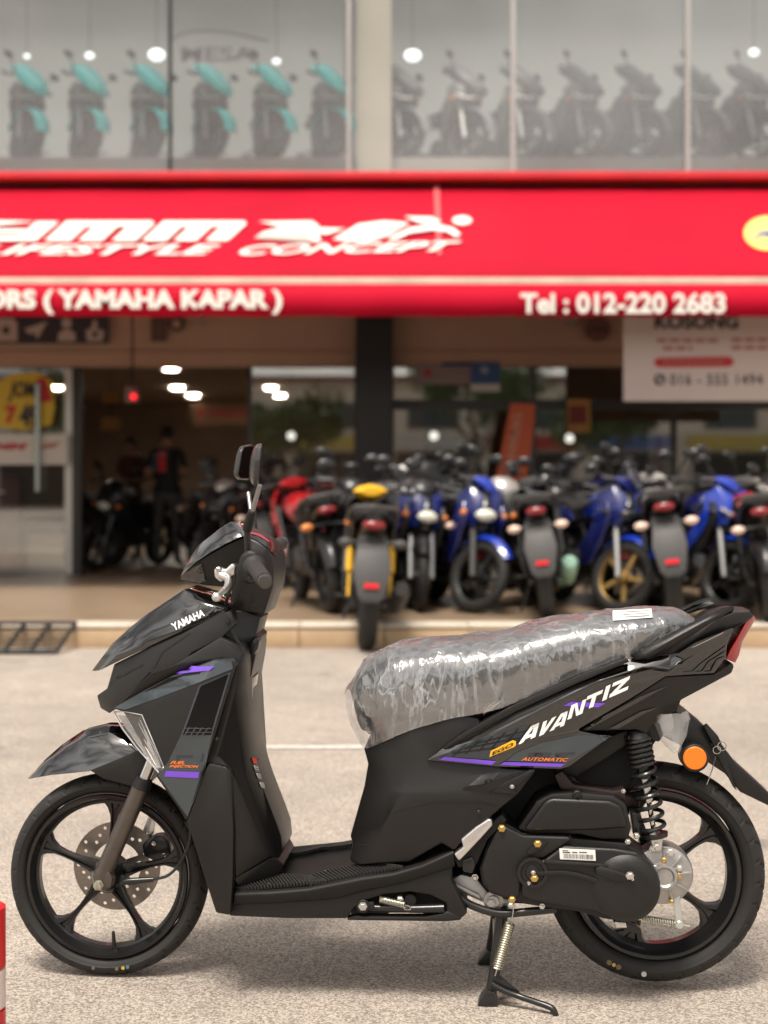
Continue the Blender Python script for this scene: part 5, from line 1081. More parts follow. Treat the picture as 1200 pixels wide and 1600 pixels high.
# red-lit pendant by the door
pd = thing('hanging_lantern', 'small pendant lantern with a red lamp hanging in front of the doorway', 'lantern', P(207, 625, 14.3))
lathe('lantern_body', [(.03, .16), (.075, .13), (.09, .0), (.08, -.03)], mat('lantern_mauve', (.16, .08, .075), .6), pd, n=12, rot=(R(90), 0, 0)); tube('lantern_cord', [(0, 0, .16), (0, 0, 1.05)], .012, dark, pd, n=6)
bm = bmesh.new(); bmesh.ops.create_uvsphere(bm, u_segments=14, v_segments=8, radius=.03, matrix=Matrix.Translation((.03, -.10, .03))); put('red_lamp', finish(bm, 'l'), mat('red_lamp', (.5, .01, .01), .4, emit=(1, .02, .03), es=1.2), pd)
# ceiling downlights (ground floor)
dl = mat('downlight', (.8, .8, .78), .4, emit=(1, .90, .76), es=70)
lamps = [(267, 577), (277, 607), (302, 619), (423, 607), (437, 619), (683, 606), (681, 618), (88, 607)]
for k, (x, y) in enumerate(lamps):
    d = F * (2.995 - CAM_H) / (HOR - y); c = P(x, y, d)
    t_ = thing('ceiling_downlight', ('lit round downlight just inside the doorway lintel', 'lit downlight of the pair above the person in black polo', 'lit downlight of the pair above the person in black polo', 'lit downlight of the pair next to the glass doorway post', 'lit downlight of the pair next to the glass doorway post', 'lit downlight of the pair under the red-dot notice', 'lit downlight of the pair under the red-dot notice', 'lit downlight behind the yellow poster on the glass door')[k], 'light', c, 0, 'showroom ceiling lights')
    lathe('light_disc', [(.125, 0), (.125, -.012), (.11, -.018)], dl, t_, n=20, rot=(R(-90), 0, 0)); lathe('light_rim', [(.128, .012), (.15, .012), (.15, -.006), (.128, -.008)], alframe, t_, n=20, rot=(R(-90), 0, 0), closed=True)
for k, (x, y, d) in enumerate(((678, 681, 16.5), (890, 685, 16.5), (455, 681, 17.5))):  # first and third are reflections in the glass, built as added lamps
    t_ = thing('lamp_or_reflection', ('light reflected in the window with the red-dot notice, built as a globe lamp', 'lit globe lamp hanging near the amber framed poster', 'light reflected in the pane next to the dark pillar, built as a globe lamp')[k], 'light', P(x, y, d), 0, 'showroom globe lamps')
    r_ = .055
    bm = bmesh.new(); bmesh.ops.create_uvsphere(bm, u_segments=16, v_segments=10, radius=r_); put('lamp_globe', finish(bm, 'g'), mat('globe', (.8, .8, .76), .4, emit=(1, .97, .9), es=.8), t_)
    top_ = 3.02 - Z(y, d); tube('lamp_cord', [(0, 0, r_ * .9), (0, 0, top_)], .006, dark, t_, n=6)
# upstairs round lamps
for k, (x, y, rr) in enumerate(((245, 86, .085), (645, 87, .085), (140, 87, .045), (432, 96, .04), (42, 88, .03), (1178, 82, .05))):
    t_ = thing('upper_globe_lamp', ('large lit globe lamp by the dark mullion upstairs', 'large lit globe lamp next to the cream column upstairs', 'small lit globe lamp over the teal motorcycles upstairs', 'small lit globe lamp over the teal motorcycles upstairs', 'small lit globe lamp over the teal motorcycles upstairs', 'small lit globe lamp over the grey motorcycles upstairs')[k], 'light', P(x, y, 17.5), 0, 'upstairs globe lamps')
    bm = bmesh.new(); bmesh.ops.create_uvsphere(bm, u_segments=16, v_segments=10, radius=rr); bmesh.ops.scale(bm, vec=(1.25, 1, .85), verts=bm.verts); put('lamp_globe', finish(bm, 'g'), mat('globe_up', (.8, .82, .8), .4, emit=(.9, 1, .97), es=.9), t_)
    tube('lamp_cord', [(0, 0, rr * .8), (0, 0, 8.2 - Z(y, 17.5))], .006, dark, t_, n=6)
# ------------------------------------------------------------------ parked motorcycles: part meshes are built once, every machine is its own tree of objects
def loft(stations, n=14, e=2.6, bevel=0):
    # stations along x: (x, zc, halfw, halfh)
    V = []; Fc = []
    for x, zc, hw, hh in stations:
        for j in range(n):
            a = 2 * math.pi * j / n; c, s = math.cos(a), math.sin(a)
            V.append((x, hw * math.copysign(abs(c) ** (2 / e), c), zc + hh * math.copysign(abs(s) ** (2 / e), s)))
    k = len(stations)
    for i in range(k - 1):
        for j in range(n): Fc.append((i * n + j, i * n + (j + 1) % n, (i + 1) * n + (j + 1) % n, (i + 1) * n + j))
    Fc.append(tuple(range(n))); Fc.append(tuple(range((k - 1) * n, k * n)))
    return raw(V, Fc, 'loft')
def slab(pts, y0, y1, bevel=.012):   # outline in (x, z)
    return extrude_poly([Vector((x, y0, z)) for x, z in pts], Vector((0, y1 - y0, 0)), 'slab', bevel, 2)
def tmesh(paths, n=8):
    bm = bmesh.new()
    for pts, r in paths: bm_tube(bm, pts, r, n)
    return finish(bm, 'tube')
def ell(c, s, n=14):
    bm = bmesh.new(); bmesh.ops.create_uvsphere(bm, u_segments=n, v_segments=n // 2 + 2, radius=1); bmesh.ops.scale(bm, vec=s, verts=bm.verts); bmesh.ops.translate(bm, vec=c, verts=bm.verts); return finish(bm, 'ell')
S0 = Vector((.40, 0, .95)); AX = Vector((-.23, 0, .66)).normalized()
def off0(me, d):
    for v in me.vertices: v.co -= d
    return me
def bwheel(R_, hw, spokes):
    bm = bmesh.new(); bm_lathe(bm, [(R_ - .075, -.026), (R_ - .062, -.03), (R_ - .058, -.024), (R_ - .07, 0), (R_ - .058, .024), (R_ - .062, .03), (R_ - .075, .026), (R_ - .088, .012), (R_ - .088, -.012)], 40, closed=True)
    bm_lathe(bm, [(.02, -.05), (.045, -.045), (.05, 0), (.045, .045), (.02, .05)], 18)
    for k in range(spokes):
        a = 2 * math.pi * k / spokes; bm_box(bm, (math.cos(a) * (R_ / 2 - .02), 0, math.sin(a) * (R_ / 2 - .02)), (R_ - .13, .026, .03), Matrix.Rotation(-a, 3, 'Y'))
    return finish(bm, 'rim')
def btyre(R_, hw):
    bm = bmesh.new(); bm_lathe(bm, [(R_ - .052 + .052 * math.cos(R(a)), hw * math.sin(R(a))) for a in range(-130, 131, 20)], 48); bmesh.ops.delete(bm, geom=[f for f in bm.faces if len(f.verts) > 4], context='FACES_ONLY'); me = finish(bm, 'tyre')
    return me
def bdisc(r):
    bm = bmesh.new(); bm_lathe(bm, [(r, 0), (r, .004), (r * .62, .004), (r * .62, 0)], 32, closed=True); return finish(bm, 'disc')
BM_ = {}
BM_['rim_f'] = bwheel(.29, .045, 5); BM_['tyre_f'] = btyre(.29, .047); BM_['rim_r'] = bwheel(.29, .05, 5); BM_['tyre_r'] = btyre(.295, .06); BM_['disc'] = bdisc(.125)
FWc = Vector((.63, 0, .29)); RWc = Vector((-.64, 0, .295))
BM_['fork'] = {s: off0(tmesh([([(.44, .085 * s, .84), (.50, .085 * s, .66)], .017), ([(.50, .085 * s, .66), (.64, .085 * s, .27)], .026)], 12), S0) for s in (-1, 1)}
def fend(R_, a0, a1, w_, c):
    V = []; Fc = []; n = 12; m_ = 7
    for i in range(n + 1):
        a = R(a0 + (a1 - a0) * i / n); tp = .72 + .28 * math.sin(math.pi * i / n)
        for j in range(m_):
            b_ = -1 + 2 * j / (m_ - 1); rr = R_ + .0 - .05 * b_ * b_
            V.append((c.x + rr * math.cos(a), w_ * b_ * tp, c.z + rr * math.sin(a)))
    for i in range(n):
        for j in range(m_ - 1): Fc.append((i * m_ + j, i * m_ + j + 1, (i + 1) * m_ + j + 1, (i + 1) * m_ + j))
    me = raw(V, Fc, 'fender'); o = bpy.data.objects.new('t', me); COL.objects.link(o); md = o.modifiers.new('s', 'SOLIDIFY'); md.thickness = .006
    dg = bpy.context.evaluated_depsgraph_get(); m2 = bpy.data.meshes.new_from_object(o.evaluated_get(dg), depsgraph=dg); bpy.data.objects.remove(o); return m2
BM_['fender_f'] = off0(fend(.335, 35, 140, .068, FWc), S0); BM_['fender_big'] = off0(fend(.37, 8, 160, .12, FWc), S0); BM_['fender_r'] = fend(.35, 40, 165, .08, RWc)
BM_['bar'] = off0(tmesh([([(.36, -.33, 1.0), (.39, -.16, 1.03), (.41, -.08, .99), (.41, .08, .99), (.39, .16, 1.03), (.36, .33, 1.0)], .013)]), S0)
BM_['grip'] = {s: off0(tmesh([([(.372, .22 * s, 1.012), (.36, .335 * s, 1.0)], .019)], 10), S0) for s in (-1, 1)}
BM_['lever'] = {s: off0(tmesh([([(.40, .16 * s, 1.015), (.45, .20 * s, 1.01), (.43, .32 * s, .985)], .008)]), S0) for s in (-1, 1)}
BM_['mstalk'] = {s: off0(tmesh([([(.39, .20 * s, 1.02), (.40, .24 * s, 1.12), (.39, .30 * s, 1.19)], .008)]), S0) for s in (-1, 1)}
BM_['mhead'] = {s: off0(ell((.39, .32 * s, 1.215), (.022, .07, .043)), S0) for s in (-1, 1)}
BM_['hcowl'] = off0(loft([(.53, .965, .03, .02), (.50, .985, .085, .05), (.44, 1.01, .125, .062), (.38, 1.02, .13, .055), (.33, 1.02, .08, .03)], n=8, e=1.7), S0)
BM_['nacelle'] = off0(loft([(.66, .90, .05, .03), (.60, .93, .11, .06), (.50, .99, .14, .075), (.40, 1.06, .15, .085), (.24, 1.13, .10, .04)]), S0)
for v in BM_['nacelle'].vertices: v.co = (v.co - Vector((.05, 0, .05))) * 1.35 + Vector((.05, 0, .05))
BM_['screen'] = off0(loft([(.56, .99, .03, .02), (.52, 1.05, .09, .03), (.46, 1.13, .08, .012), (.45, 1.14, .04, .006)]), S0)
BM_['fcowl'] = loft([(.61, .80, .05, .05), (.57, .81, .09, .10), (.50, .82, .12, .14), (.40, .82, .13, .15), (.34, .80, .10, .13)], n=8, e=1.8)
def mask_half(s):
    o_ = [(.60, .03, .92), (.52, .13, .98), (.44, .205, .90), (.47, .20, .80), (.40, .215, .70), (.54, .15, .665), (.62, .075, .685), (.645, .05, .76), (.61, .10, .83)]
    i_ = [(x - .05, y * .85, z) for x, y, z in o_]; V = [(x, s * y, z) for x, y, z in o_ + i_]; k = len(o_)
    Fc = [(0, 1, 8), (1, 2, 3, 8), (3, 4, 5, 8), (8, 5, 6, 7), (0, 8, 7)] + [tuple(reversed([k + a for a in f])) for f in [(0, 1, 8), (1, 2, 3, 8), (3, 4, 5, 8), (8, 5, 6, 7), (0, 8, 7)]]
    ring = [0, 1, 2, 3, 4, 5, 6, 7]
    for a, b_ in zip(ring, ring[1:] + ring[:1]): Fc.append((a, b_, k + b_, k + a))
    return raw(V, Fc, 'mask', bevel=.004)
BM_['mask'] = {s: mask_half(s) for s in (-1, 1)}
BM_['wing'] = {s: slab([(.50, .68), (.44, .60), (.22, .40), (.10, .46), (.26, .60), (.36, .70)], .178 * s, .188 * s, .004) for s in (-1, 1)}
BM_['tailwing'] = {s: slab([(-.20, .70), (-.42, .66), (-.88, .80), (-.96, .87), (-.60, .82), (-.30, .78)], .125 * s, .14 * s, .004) for s in (-1, 1)}
BM_['radiator'] = tmesh([([(.36, -.12, .52), (.36, .12, .52)], .05)], 6); BM_['hose'] = tmesh([([(.42, .10, .98), (.50, .16, .90), (.46, .12, .74)], .007), ([(.42, -.10, .98), (.52, -.14, .86), (.48, -.10, .70)], .007), ([(.40, .05, 1.0), (.52, .04, .95), (.60, .09, .60), (.64, .10, .34)], .006)])
BM_['fcowl_low'] = loft([(.60, .68, .03, .02), (.54, .66, .10, .07), (.44, .62, .13, .10), (.34, .58, .12, .10)])
BM_['lamp'] = ell((.615, 0, .765), (.045, .088, .052)); BM_['lamp_round'] = ell((.60, 0, .90), (.06, .085, .085))
BM_['drl'] = tmesh([([(.60, -.13, .80), (.645, -.07, .765), (.66, 0, .755), (.645, .07, .765), (.60, .13, .80)], .016)])
BM_['fsig'] = {s: ell((.55, .165 * s, .77), (.05, .028, .032)) for s in (-1, 1)}
BM_['shield'] = {s: slab([(.54, .86), (.60, .74), (.50, .56), (.34, .36), (.10, .34), (.16, .50), (.30, .70), (.34, .84)], .135 * s, .175 * s) for s in (-1, 1)}
BM_['tank'] = loft([(.36, .78, .09, .10), (.28, .82, .14, .13), (.10, .82, .15, .13), (-.08, .76, .12, .10), (-.16, .72, .08, .06)], n=10, e=2)
BM_['frame'] = slab([(.38, .86), (.42, .72), (.20, .50), (-.20, .44), (-.36, .50), (-.40, .72), (.10, .66)], -.05, .05)
BM_['engine'] = loft([(.24, .40, .09, .10), (.16, .40, .13, .13), (-.10, .38, .14, .13), (-.22, .38, .10, .09)])
BM_['seat'] = loft([(-.02, .78, .08, .03), (-.08, .79, .12, .05), (-.28, .78, .135, .05), (-.42, .82, .14, .055), (-.72, .87, .11, .045), (-.78, .88, .05, .02)])
BM_['tail'] = loft([(-.10, .70, .10, .06), (-.30, .70, .125, .08), (-.60, .76, .11, .06), (-.85, .83, .075, .04), (-.95, .86, .045, .022)], n=8, e=1.8)
BM_['tlight'] = ell((-.93, 0, .815), (.035, .075, .034)); BM_['rail'] = tmesh([([(-.50, .15, .83), (-.72, .155, .89), (-.90, .12, .92), (-.96, 0, .93), (-.90, -.12, .92), (-.72, -.155, .89), (-.50, -.15, .83)], .017)])
bm = bmesh.new(); pl_ = [(-.84, .09, .74), (-.96, .10, .66), (-1.02, .118, .55), (-1.07, .085, .38), (-1.075, .05, .34)]
ra = [bm.verts.new((x, y, z)) for x, y, z in pl_]; rb = [bm.verts.new((x, -y, z)) for x, y, z in pl_]
for i in range(4): bm.faces.new((ra[i], ra[i + 1], rb[i + 1], rb[i]))
r = bmesh.ops.extrude_face_region(bm, geom=bm.faces[:]); bmesh.ops.translate(bm, vec=(.03, 0, .01), verts=[v for v in r['geom'] if isinstance(v, bmesh.types.BMVert)])
BM_['plate'] = finish(bm, 'plate', bevel=.006)
BM_['sticker'] = slab([(-1.062, .46), (-1.070, .43), (-1.074, .43), (-1.066, .46)], -.045, .045, 0)
BM_['rsig'] = {s: ell((-.93, .17 * s, .70), (.03, .05, .03)) for s in (-1, 1)}; BM_['rstem'] = tmesh([([(-.90, -.15, .70), (-.88, 0, .71), (-.90, .15, .70)], .012)])
BM_['swing'] = {s: tmesh([([(-.20, .09 * s, .38), (-.66, .10 * s, .29)], .022)]) for s in (-1, 1)}
BM_['shock'] = {s: tmesh([([(-.46, .135 * s, .70), (-.49, .135 * s, .63)], .016), ([(-.49, .135 * s, .63), (-.535, .135 * s, .50)], .026), ([(-.535, .135 * s, .50), (-.60, .135 * s, .34)], .010)], 10) for s in (-1, 1)}
BM_['exhaust'] = tmesh([([(.20, -.10, .28), (.0, -.13, .20), (-.30, -.17, .24)], .022), ([(-.28, -.17, .24), (-.36, -.18, .27), (-.74, -.20, .40), (-.78, -.20, .41)], [.03, .058, .062, .04])], 12)
BM_['stand'] = tmesh([([(.0, .10, .28), (-.03, .17, .10), (-.05, .22, .015)], .012)]); BM_['peg'] = tmesh([([(-.05, -.22, .30), (-.05, .22, .30)], .012)])
BM_['topbox'] = loft([(-.62, 1.03, .12, .08), (-.66, 1.04, .19, .13), (-.96, 1.05, .19, .14), (-1.0, 1.05, .12, .09)], e=5)
BM_['rackm'] = tmesh([([(-.55, .1, .84), (-.75, .1, .92), (-.95, .1, .93)], .012), ([(-.55, -.1, .84), (-.75, -.1, .92), (-.95, -.1, .93)], .012)])
for k, v in list(BM_.items()):
    for me in (v.values() if isinstance(v, dict) else [v]): me.materials.append(None)
bk = mat('bike_black', (.012, .012, .013), .35, coat=.3); bgrey = mat('bike_grey_plastic', (.055, .053, .052), .55); seatk = mat('bike_seat', (.014, .013, .013), .6); engm = mat('engine_grey', (.06, .058, .055), .5, metal=.5)
blue = mat('racing_blue', (.008, .035, .34), .25, coat=.8); blue_d = mat('deep_blue', (.006, .012, .11), .25, coat=.8); teal = mat('teal_paint', (.0, .86, .86), .35, coat=.5); pgrey = mat('pale_grey_plastic', (.13, .135, .135), .5); greyb = mat('ice_grey_paint', (.40, .42, .42), .35, coat=.5)
redb = mat('red_paint', (.30, .006, .010), .25, coat=.8); yel = mat('shock_yellow', (.75, .42, .02), .35); golda = mat('gold_wheel', (.42, .27, .09), .4, metal=.5); silv = mat('silver_paint', (.45, .43, .40), .25, metal=.5, coat=.6)
lampg = mat('headlamp_glass', (.72, .72, .60), .15, coat=1); orl = mat('orange_lens', (.65, .20, .03), .25, coat=.6); pinkl = mat('pale_lens', (.72, .52, .42), .25, coat=.6); redl = mat('rear_red', (.22, .01, .015), .25, coat=.6); stk = mat('red_reflector', (.60, .01, .02), .3); whitep = mat('white_lamp', (.75, .78, .76), .3)
chr2 = mat('fork_silver', (.36, .36, .36), .35, metal=.8); mint = mat('mint_cover', (.30, .50, .40), .5)
def smooth_mesh(me):
    if len(me.polygons) and not me.polygons[0].use_smooth:
        me.polygons.foreach_set('use_smooth', [True] * len(me.polygons)); me.set_sharp_from_angle(angle=R(30))
def bike(label, group, loc, heading, steer=0, c1=bk, c2=bk, wheel_=bk, forkc=bk, fendc=None, hc=None, lamp=lampg, shockc=bk, sig=orl, rsig=pinkl, tankc=None, seat_=True, plate=True, screen=False, box_=False, round_=False, drl=False, scale=1.0, name='motorcycle', exh=bk, rear=True, nac=False, lean=R(-7)):
    T = thing(name, label, 'motorcycle', loc, heading, group); T.scale = (scale,) * 3; T.rotation_euler = (lean, 0, heading)
    M0 = Matrix.Translation(S0) @ Matrix.Rotation(steer, 4, AX)
    def add(nm, me, m, parent=T, front=False, M=None):
        o = bpy.data.objects.new(nm, me); COL.objects.link(o); o.parent = parent; smooth_mesh(me)
        o.material_slots[0].link = 'OBJECT'; o.material_slots[0].material = m
        if front: o.matrix_local = M0 if M is None else M0 @ M
        elif M is not None: o.matrix_local = M
        return o
    fendc = fendc or c1; hc = hc or c1; tankc = tankc or c2
    f = add('front_wheel', BM_['rim_f'], wheel_, front=True, M=Matrix.Translation(FWc - S0)); add('tyre', BM_['tyre_f'], rubber, f); d = add('brake_disc', BM_['disc'], steel, f, M=Matrix.Translation((0, .058, 0)))
    r_ = add('rear_wheel', BM_['rim_r'], wheel_, M=Matrix.Translation(RWc)); add('tyre', BM_['tyre_r'], rubber, r_)
    for s in (-1, 1):
        add('fork_leg', BM_['fork'][s], forkc, front=True); add('grip', BM_['grip'][s], seatk, front=True); add('lever', BM_['lever'][s], chr2, front=True)
        ms = add('mirror_stalk', BM_['mstalk'][s], bk, front=True); add('mirror_head', BM_['mhead'][s], bk, ms)
        add('side_fairing', BM_['shield'][s], c2); add('front_signal', BM_['fsig'][s], sig); add('swingarm', BM_['swing'][s], bk)
        if rear: add('shock_absorber', BM_['shock'][s], shockc); add('rear_signal', BM_['rsig'][s], rsig)
    add('front_fender', BM_['fender_big' if nac else 'fender_f'], fendc, front=True); add('handlebar', BM_['bar'], bk, front=True)
    add('handle_cowl', BM_['nacelle' if nac else 'hcowl'], hc, front=True)
    if screen: add('windscreen', BM_['screen'], mat('smoked_screen', (.02, .03, .05), .1, coat=1), front=True)
    add('front_cowl', BM_['fcowl'], bk); add('lower_cowl', BM_['fcowl_low'], bk); add('radiator', BM_['radiator'], bgrey); add('cables', BM_['hose'], bk)
    for s in (-1, 1): add('cowl_mask', BM_['mask'][s], c1); add('fairing_wing', BM_['wing'][s], c1); add('tail_wing', BM_['tailwing'][s], c2)
    if round_: add('round_headlight', BM_['lamp_round'], whitep, front=False)
    elif drl: add('light_bar', BM_['drl'], lamp); 
    else: add('headlight', BM_['lamp'], lamp)
    add('tank_cover', BM_['tank'], tankc); add('frame', BM_['frame'], bk); add('engine', BM_['engine'], engm); add('seat', BM_['seat'], seatk); add('tail_cowl', BM_['tail'], c2)
    add('exhaust', BM_['exhaust'], exh); add('side_stand', BM_['stand'], bk); add('foot_peg', BM_['peg'], bk)
    if rear:
        add('rear_fender', BM_['fender_r'], bk); add('tail_light', BM_['tlight'], redl); add('grab_rail', BM_['rail'], bgrey); add('signal_stem', BM_['rstem'], bk)
        if plate: p_ = add('plate_holder', BM_['plate'], bgrey); add('red_reflector', BM_['sticker'], stk, p_)
    if box_: add('luggage_rack', BM_['rackm'], bk); add('top_box', BM_['topbox'], bk)
    return T
def gp(px, d, z=FZ): return Vector((X(px, d), d - CAM_D, z))
FRONT = R(-90); REAR = R(90)
def place(ref_px, d, heading, wheel_x, z=FZ):      # put the machine so that the wheel nearest the camera stands at that pixel column and distance
    c = gp(ref_px, d, z); v = Matrix.Rotation(heading, 3, 'Z') @ Vector((wheel_x, 0, 0)); return c - v
G1 = 'motorcycles parked along the shop front'
h = REAR + R(2); bike('black motorcycle seen from behind with yellow shock absorbers, straddling the kerb', G1, place(572, 9.55, h, -.66, 0), h, R(10), c1=bk, c2=bk, shockc=yel, tankc=bk, hc=yel, rsig=bgrey, exh=engm, scale=1.08, lean=R(3))
h = REAR + R(14); bike('red motorcycle seen from behind, beside the one with yellow shock absorbers', G1, place(520, 10.6, h, -.66), h, 0, c1=redb, c2=bk, tankc=redb, plate=False, scale=1.0, rsig=orl)
h = FRONT + R(16); bike('blue motorcycle facing the road beside the machine with yellow shock absorbers', G1, place(652, 10.7, h, .63), h, R(-14), c1=blue_d, c2=bk, fendc=bk, hc=bk, forkc=chr2, tankc=blue_d, box_=False, scale=.98)
h = FRONT + R(12); bike('blue motorcycle with blue fender and black wheels facing the road', G1, place(742, 10.6, h, .63), h, R(34), c1=blue_d, c2=blue_d, fendc=blue, hc=blue, forkc=bgrey, tankc=blue_d)
h = REAR + R(-6); bike('grey and black motorcycle seen from behind with pink and white turn lights', G1, place(858, 10.1, h, -.66), h, R(-20), c1=bgrey, c2=bk, tankc=bgrey, hc=bgrey, exh=mint)
h = FRONT + R(14); bike('blue motorcycle with gold front wheel facing the road', G1, place(968, 10.5, h, .63), h, R(32), c1=blue_d, c2=blue_d, fendc=blue, hc=blue_d, wheel_=golda, forkc=chr2, tankc=blue, screen=True, lamp=bk, sig=bk)
h = REAR + R(-8); bike('black motorcycle with silver tank seen from behind between two blue ones', G1, place(1056, 10.0, h, -.66), h, R(-24), c1=silv, c2=bk, tankc=silv, hc=silv, scale=1.04)
h = FRONT + R(18); bike('blue and silver motorcycle facing the road with black wheels and twin light strips', G1, place(1135, 10.6, h, .63), h, R(20), c1=blue, c2=bk, fendc=blue, hc=blue, forkc=chr2, tankc=blue_d, drl=True, lamp=silv, sig=bk)
h = REAR + R(-10); bike('dark motorcycle seen from behind at the far end beside the blue and silver one', G1, place(1205, 9.9, h, -.66), h, R(-18), c1=bgrey, c2=bk, tankc=redb, plate=False)
G2 = 'motorcycles of the back row'
for k, (px, d, hd, st_, cc, lb, kw) in enumerate((
        (640, 12.4, REAR + R(10), 0, bk, 'black motorcycle with a top box in the back row', dict(box_=True)),
        (596, 11.6, FRONT + R(20), R(-20), bk, 'black motorcycle squeezed in behind the yellow shock absorbers', dict(lamp=bk)),
        (694, 11.8, REAR + R(16), R(15), bgrey, 'grey motorcycle of the back row behind the blue fender', {}),
        (790, 11.5, FRONT + R(-24), R(24), bgrey, 'grey motorcycle of the back row with a white cowl', dict(hc=silv, lamp=bk)),
        (832, 12.5, FRONT + R(15), R(-20), bk, 'black motorcycle of the back row in front of the orange banner', dict(lamp=bk)),
        (908, 11.7, REAR + R(18), 0, bk, 'black motorcycle of the back row under the amber poster', {}),
        (950, 12.8, REAR + R(-12), 0, blue_d, 'dark blue motorcycle of the back row under the amber poster', {}),
        (1004, 11.6, REAR + R(-16), R(10), bk, 'black motorcycle of the back row with a smoked windscreen', dict(screen=True)),
        (1090, 11.9, REAR + R(12), 0, bgrey, 'grey motorcycle of the back row below the hanging banner', {}),
        (1128, 12.8, FRONT + R(10), R(15), silv, 'silver motorcycle of the back row below the hanging banner', dict(lamp=bk)),
        (1182, 11.8, FRONT + R(10), R(20), bk, 'black motorcycle of the back row with a round white lamp', dict(round_=True)),
        (545, 12.0, FRONT + R(-10), R(20), bk, 'black motorcycle of the back row in front of the dark pillar', dict(lamp=bk)))):
    bike(lb, G2, gp(px, d), hd, st_, c1=cc, c2=bk, **kw)
G3 = 'motorcycles inside the showroom'
for k, (px, d, hd, st_, cc, lb, kw) in enumerate((
        (150, 17.3, FRONT + R(30), R(15), bk, 'black motorcycle inside the doorway next to the door frame', {}),
        (200, 16.6, FRONT + R(-25), R(-15), bk, 'black motorcycle inside the doorway in front of the person in maroon', {}),
        (330, 17.4, FRONT + R(20), R(10), bk, 'black motorcycle with a round white headlamp inside the doorway', dict(round_=True)),
        (368, 16.0, FRONT + R(-14), R(10), bgrey, 'grey motorcycle inside, next to the round headlamp one', {}),
        (425, 16.4, FRONT + R(15), R(20), bgrey, 'grey motorcycle inside behind the left window pane', {}),
        (482, 15.9, FRONT + R(-20), R(-20), bk, 'black motorcycle inside the showroom left of the dark pillar', dict(lamp=bk)),
        (330, 15.6, FRONT + R(25), R(15), bk, 'black motorcycle in the doorway next to the one with a silver handle cowl', dict(lamp=bk, sig=bk)),
        (362, 14.6, FRONT + R(-18), R(-12), bk, 'black motorcycle in the doorway with a silver handle cowl', dict(hc=silv, lamp=bk)),
        (400, 14.2, REAR + R(12), 0, bk, 'black motorcycle outside the doorway post seen from behind', dict(tankc=redb)),
        (440, 14.9, FRONT + R(8), R(18), bgrey, 'grey motorcycle close in front of the pane next to the doorway post', dict(lamp=silv)),
        (470, 13.2, REAR + R(30), 0, bk, 'black motorcycle outside the glass left of the dark pillar', dict(plate=False)))):
    bike(lb, G3, gp(px, d), hd, st_, c1=cc, c2=bk, **kw)
UP = Z(246, 15.28)
for k, px in enumerate((40, 134, 232, 330, 425, 518)):
    h = FRONT + R(10); bike('teal and grey motorcycle beside the cream column upstairs' if px == 518 else 'teal and grey motorcycle displayed behind the upper window', 'teal motorcycles upstairs', place(px, 15.62, h, .63, UP), h, R(40), c1=pgrey, c2=bgrey, fendc=teal, hc=teal, lamp=greyb, drl=True, sig=greyb, tankc=teal, forkc=chr2, rear=False, nac=True, lean=0, scale=1.0)
for k, px in enumerate((632, 732, 822, 915, 1005, 1098, 1182)):
    h = FRONT + R(14); bike('grey motorcycle beside the cream column upstairs' if px == 632 else 'grey motorcycle displayed behind the upper window', 'grey motorcycles upstairs', place(px, 15.62, h, .63, UP), h, R(38), c1=pgrey, c2=bgrey, fendc=mat('dull_grey_fender', (.2, .21, .21), .4), hc=pgrey, lamp=whitep, drl=True, sig=orl, tankc=pgrey, forkc=chr2, rear=False, nac=True, lean=0, scale=1.0)
# ------------------------------------------------------------------ people in the doorway
def skin_body(joints, edges, name, sub=2):
    me = bpy.data.meshes.new(name); keys = list(joints); idx = {k: i for i, k in enumerate(keys)}
    me.from_pydata([joints[k][0] for k in keys], [(idx[a], idx[b]) for a, b in edges], []); o = bpy.data.objects.new('t', me); COL.objects.link(o)
    md = o.modifiers.new('skin', 'SKIN'); md.use_smooth_shade = True
    for i, k in enumerate(keys):
        sv = me.skin_vertices[0].data[i]; r = joints[k][1]; sv.radius = r if isinstance(r, tuple) else (r, r); sv.use_root = (k == 'pelvis')
    s = o.modifiers.new('sub', 'SUBSURF'); s.levels = sub; s.render_levels = sub
    dg = bpy.context.evaluated_depsgraph_get(); m2 = bpy.data.meshes.new_from_object(o.evaluated_get(dg), depsgraph=dg); bpy.data.objects.remove(o); return m2
skinm = mat('skin', (.30, .15, .09), .55); hairm = mat('black_hair', (.008, .007, .007), .5); shirtm = mat('black_polo', (.012, .012, .014), .8); trous = mat('grey_trousers', (.055, .05, .048), .8); maroon = mat('maroon_shirt', (.075, .018, .014), .8); shoem = mat('dark_shoe', (.012, .011, .011), .5)
